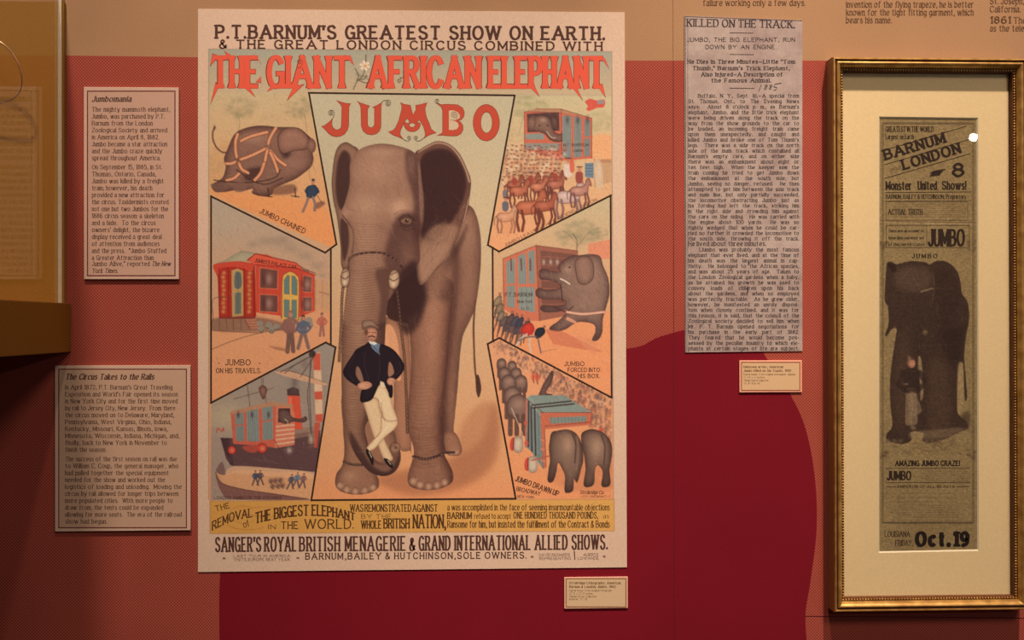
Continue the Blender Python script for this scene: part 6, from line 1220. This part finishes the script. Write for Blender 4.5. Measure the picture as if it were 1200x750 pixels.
hb.poly([(150, 676), (240, 668), (350, 660), (356, 690), (240, 700), (150, 700)], (150, 120, 84), .5, soft=2); hb.poly([(330, 620), (362, 600), (362, 660), (330, 660)], (70, 50, 38), .7, soft=3)
hb.hatch(eb, 260, 80, 6, (40, 26, 22), (118, 92, 68), .3)
for i in range(70): y = 70 + hb.rng.uniform(0, 620); x = 60 + hb.rng.uniform(0, 250); hb.line([(x, y), (x + 30, y + 2), (x + 60, y)], .5, (110, 84, 60) if i % 2 else (48, 32, 28), .3, clip=eb)
for x in (62, 88, 110, 205, 226, 250, 300): hb.blob(x, 708, 9, 7, (120, 92, 66), .8)
for i in range(40): x = 50 + hb.rng.uniform(0, 310); y = 716 + hb.rng.uniform(0, 50); hb.line([(x, y), (x + 14, y - 6), (x + 30, y + 2)], .6, (84, 60, 42), .5)
V(0, 0, 1)
for x, y in ((1036, 288), (1138, 288), (1036, 532), (1138, 532)):
    for i in range(8): hb.blob(x + hb.rng.uniform(-5, 5), y + hb.rng.uniform(-5, 6), 2, 1.6, (92, 66, 46), .5)
# smudged rows of tiny type, too small to read in the bill itself
def rows(x0, x1, y0, y1, n, al=.5):
    for j in range(n):
        y = y0 + (y1 - y0) * j / max(n - 1, 1); x = x0 + hb.rng.uniform(0, (x1 - x0) * .1)
        while x < x1 - 2:
            w_ = hb.rng.uniform(2, 8); hb.line([(x, y), (min(x + w_, x1), y + .2)], .8, (76, 54, 38), al * hb.rng.uniform(.5, 1), sm=False); x += w_ + 1.2
rows(1042, 1132, 239, 254, 7, .45); rows(1077, 1137, 550, 566, 7, .45); rows(1048, 1122, 578, 588, 3, .5); rows(1045, 1124, 592, 606, 6, .45); rows(1040, 1134, 610, 614, 2, .35)
hb.grain(.05); hb.grain(.04, None, 1.2)
HC = [(1028.6, 135), (1147.6, 136.6), (1148.4, 647), (1028.4, 649.4)]
hbo = hb.to_sheet('printed_handbill', HC, MHB - .0003, .8, print_mat('worn_silk_print', .9, .16, 500, cloth=True), fr)
V_, F_ = sheet_vf([(1015, 120), (1160, 121), (1161, 662), (1014, 664)], MHB - .0006); mesh_obj('backing_card', V_, F_, grain_mat('aged_backing', (.3, .2, .1), .9), fr)
t = Ink(); q = dict(bold=1.3, serif=.5, slab=.5, thin=.7)
t.frame(1035, 145, 1140, 612, .5); t.frame(1033.6, 143.8, 1141.4, 613, .3)
t.text('GREATEST IN THE WORLD', 1038, 1094, 154.5, 6.4, bold=1.0, serif=.2, thin=.8); t.text('Largest on Earth', 1038, 1071, 163, 5.6, bold=1.0, serif=.2, thin=.8)
t.text('BARNUM', 1038.5, 1113, 187.5, 12.6, warp=rotate_about(1038.5, 187.5, 16.3), **dict(q, bold=2.0, serif=.8, slab=1.0))
t.text('LONDON', 1060, 1131, 199, 12.6, warp=rotate_about(1060, 199, 16.8), **dict(q, bold=2.0, serif=.8, slab=1.0)); t.text('and', 1043, 1056, 201.5, 4.5, bold=.8, serif=0, it=.3, warp=rotate_about(1043, 201, 16))
for a, b in (((1037, 176), (1132, 148)), ((1037, 193), (1137, 163)), ((1037, 209), (1137, 180))): t.line([a, b], .8)
t.text('8', 1117, 1132, 207.5, 16.5, bold=1.7, serif=0, thin=.8)
t.text('Monster', 1038.5, 1068.5, 222.5, 10, bold=1.35, serif=.2, slab=.4, thin=.8); t.text('United', 1076, 1098, 222.3, 10, bold=1.35, serif=.2, thin=.8, slab=.4); t.text('Shows!', 1104.5, 1132.5, 222.2, 10, bold=1.35, serif=.2, thin=.8, slab=.4)
t.text('BARNUM, BAILEY & HUTCHINSON, Proprietors', 1038.5, 1132, 233, 5.2, bold=1.0, serif=.2, thin=.8); t.line([(1037, 225.5), (1138, 224.8)], .6); t.line([(1037, 235.6), (1138, 235)], .4)
t.frame(1038.5, 236.5, 1134, 258, .4); t.text('ACTUAL TRUTH', 1041, 1081, 251.5, 6.4, bold=1.0, serif=.4, slab=.4)
t.frame(1038.5, 264, 1136, 290, .5); t.line([(1086, 264), (1086, 290)], .5)
for y, s_ in ((272, 'There was an account of'), (280.3, 'these days you never yet'), (288, 'of this United States')): t.text(s_, 1041, 1083, y, 3.4, bold=1.3, serif=.2)
t.text('JUMBO', 1088.5, 1130.5, 288.5, 20, bold=1.15, serif=.15, slab=.5, thin=.8)
t.text('JUMBO', 1069, 1099, 302.3, 4.8, bold=1.9, serif=.7, slab=.8, gap=3)
t.text('AMAZING JUMBO CRAZE!', 1049.5, 1125, 546, 6.4, bold=1.6, serif=.15, thin=.8, gap=1.2); t.line([(1038, 548.8), (1137, 548)], .4); t.line([(1038, 565.5), (1137, 565)], .4)
t.text('JUMBO', 1040, 1068, 562.5, 10.5, bold=1.4, serif=.1, thin=.8)
t.text('EMPEROR OF ALL BEASTS', 1052, 1119, 571.5, 2.8, bold=1.6, serif=.5); t.line([(1040, 570.5), (1050, 570.5)], .6); t.line([(1121, 570.3), (1136, 570)], .6)
t.text('LOUISIANA', 1037, 1066.5, 629, 6.6, bold=.8, serif=.2, thin=.7); t.text('FRIDAY,', 1049.5, 1070, 639.5, 6.6, bold=.8, serif=.2, thin=.7)
t.build('printed_lettering', ink_mat('handbill_ink', (48, 32, 24), var=.3, scale=220), fr, MHB - .0001)
t = Ink(); t.text('Oct. 19', 1074.5, 1136.5, 640.2, 17.2, bold=2.35, serif=.8, slab=1.1, thin=.62, gap=1.7, space=1.0, nseg=6); t.build('stamped_date', ink_mat('black_date_ink', (30, 20, 18)), fr, MHB + .0001)
# small pointing hand engraving
t = Ink(); t.line([(1090, 203), (1096, 200.5), (1108, 198.5)], 1.4, sm=True)
for i in range(4): t.line([(1091 + i * 3, 206 - i * .4), (1095 + i * 3, 201.5 - i * .5)], 2.2)
t.build('pointing_hand', bpy.data.materials['handbill_ink'], fr, MHB)
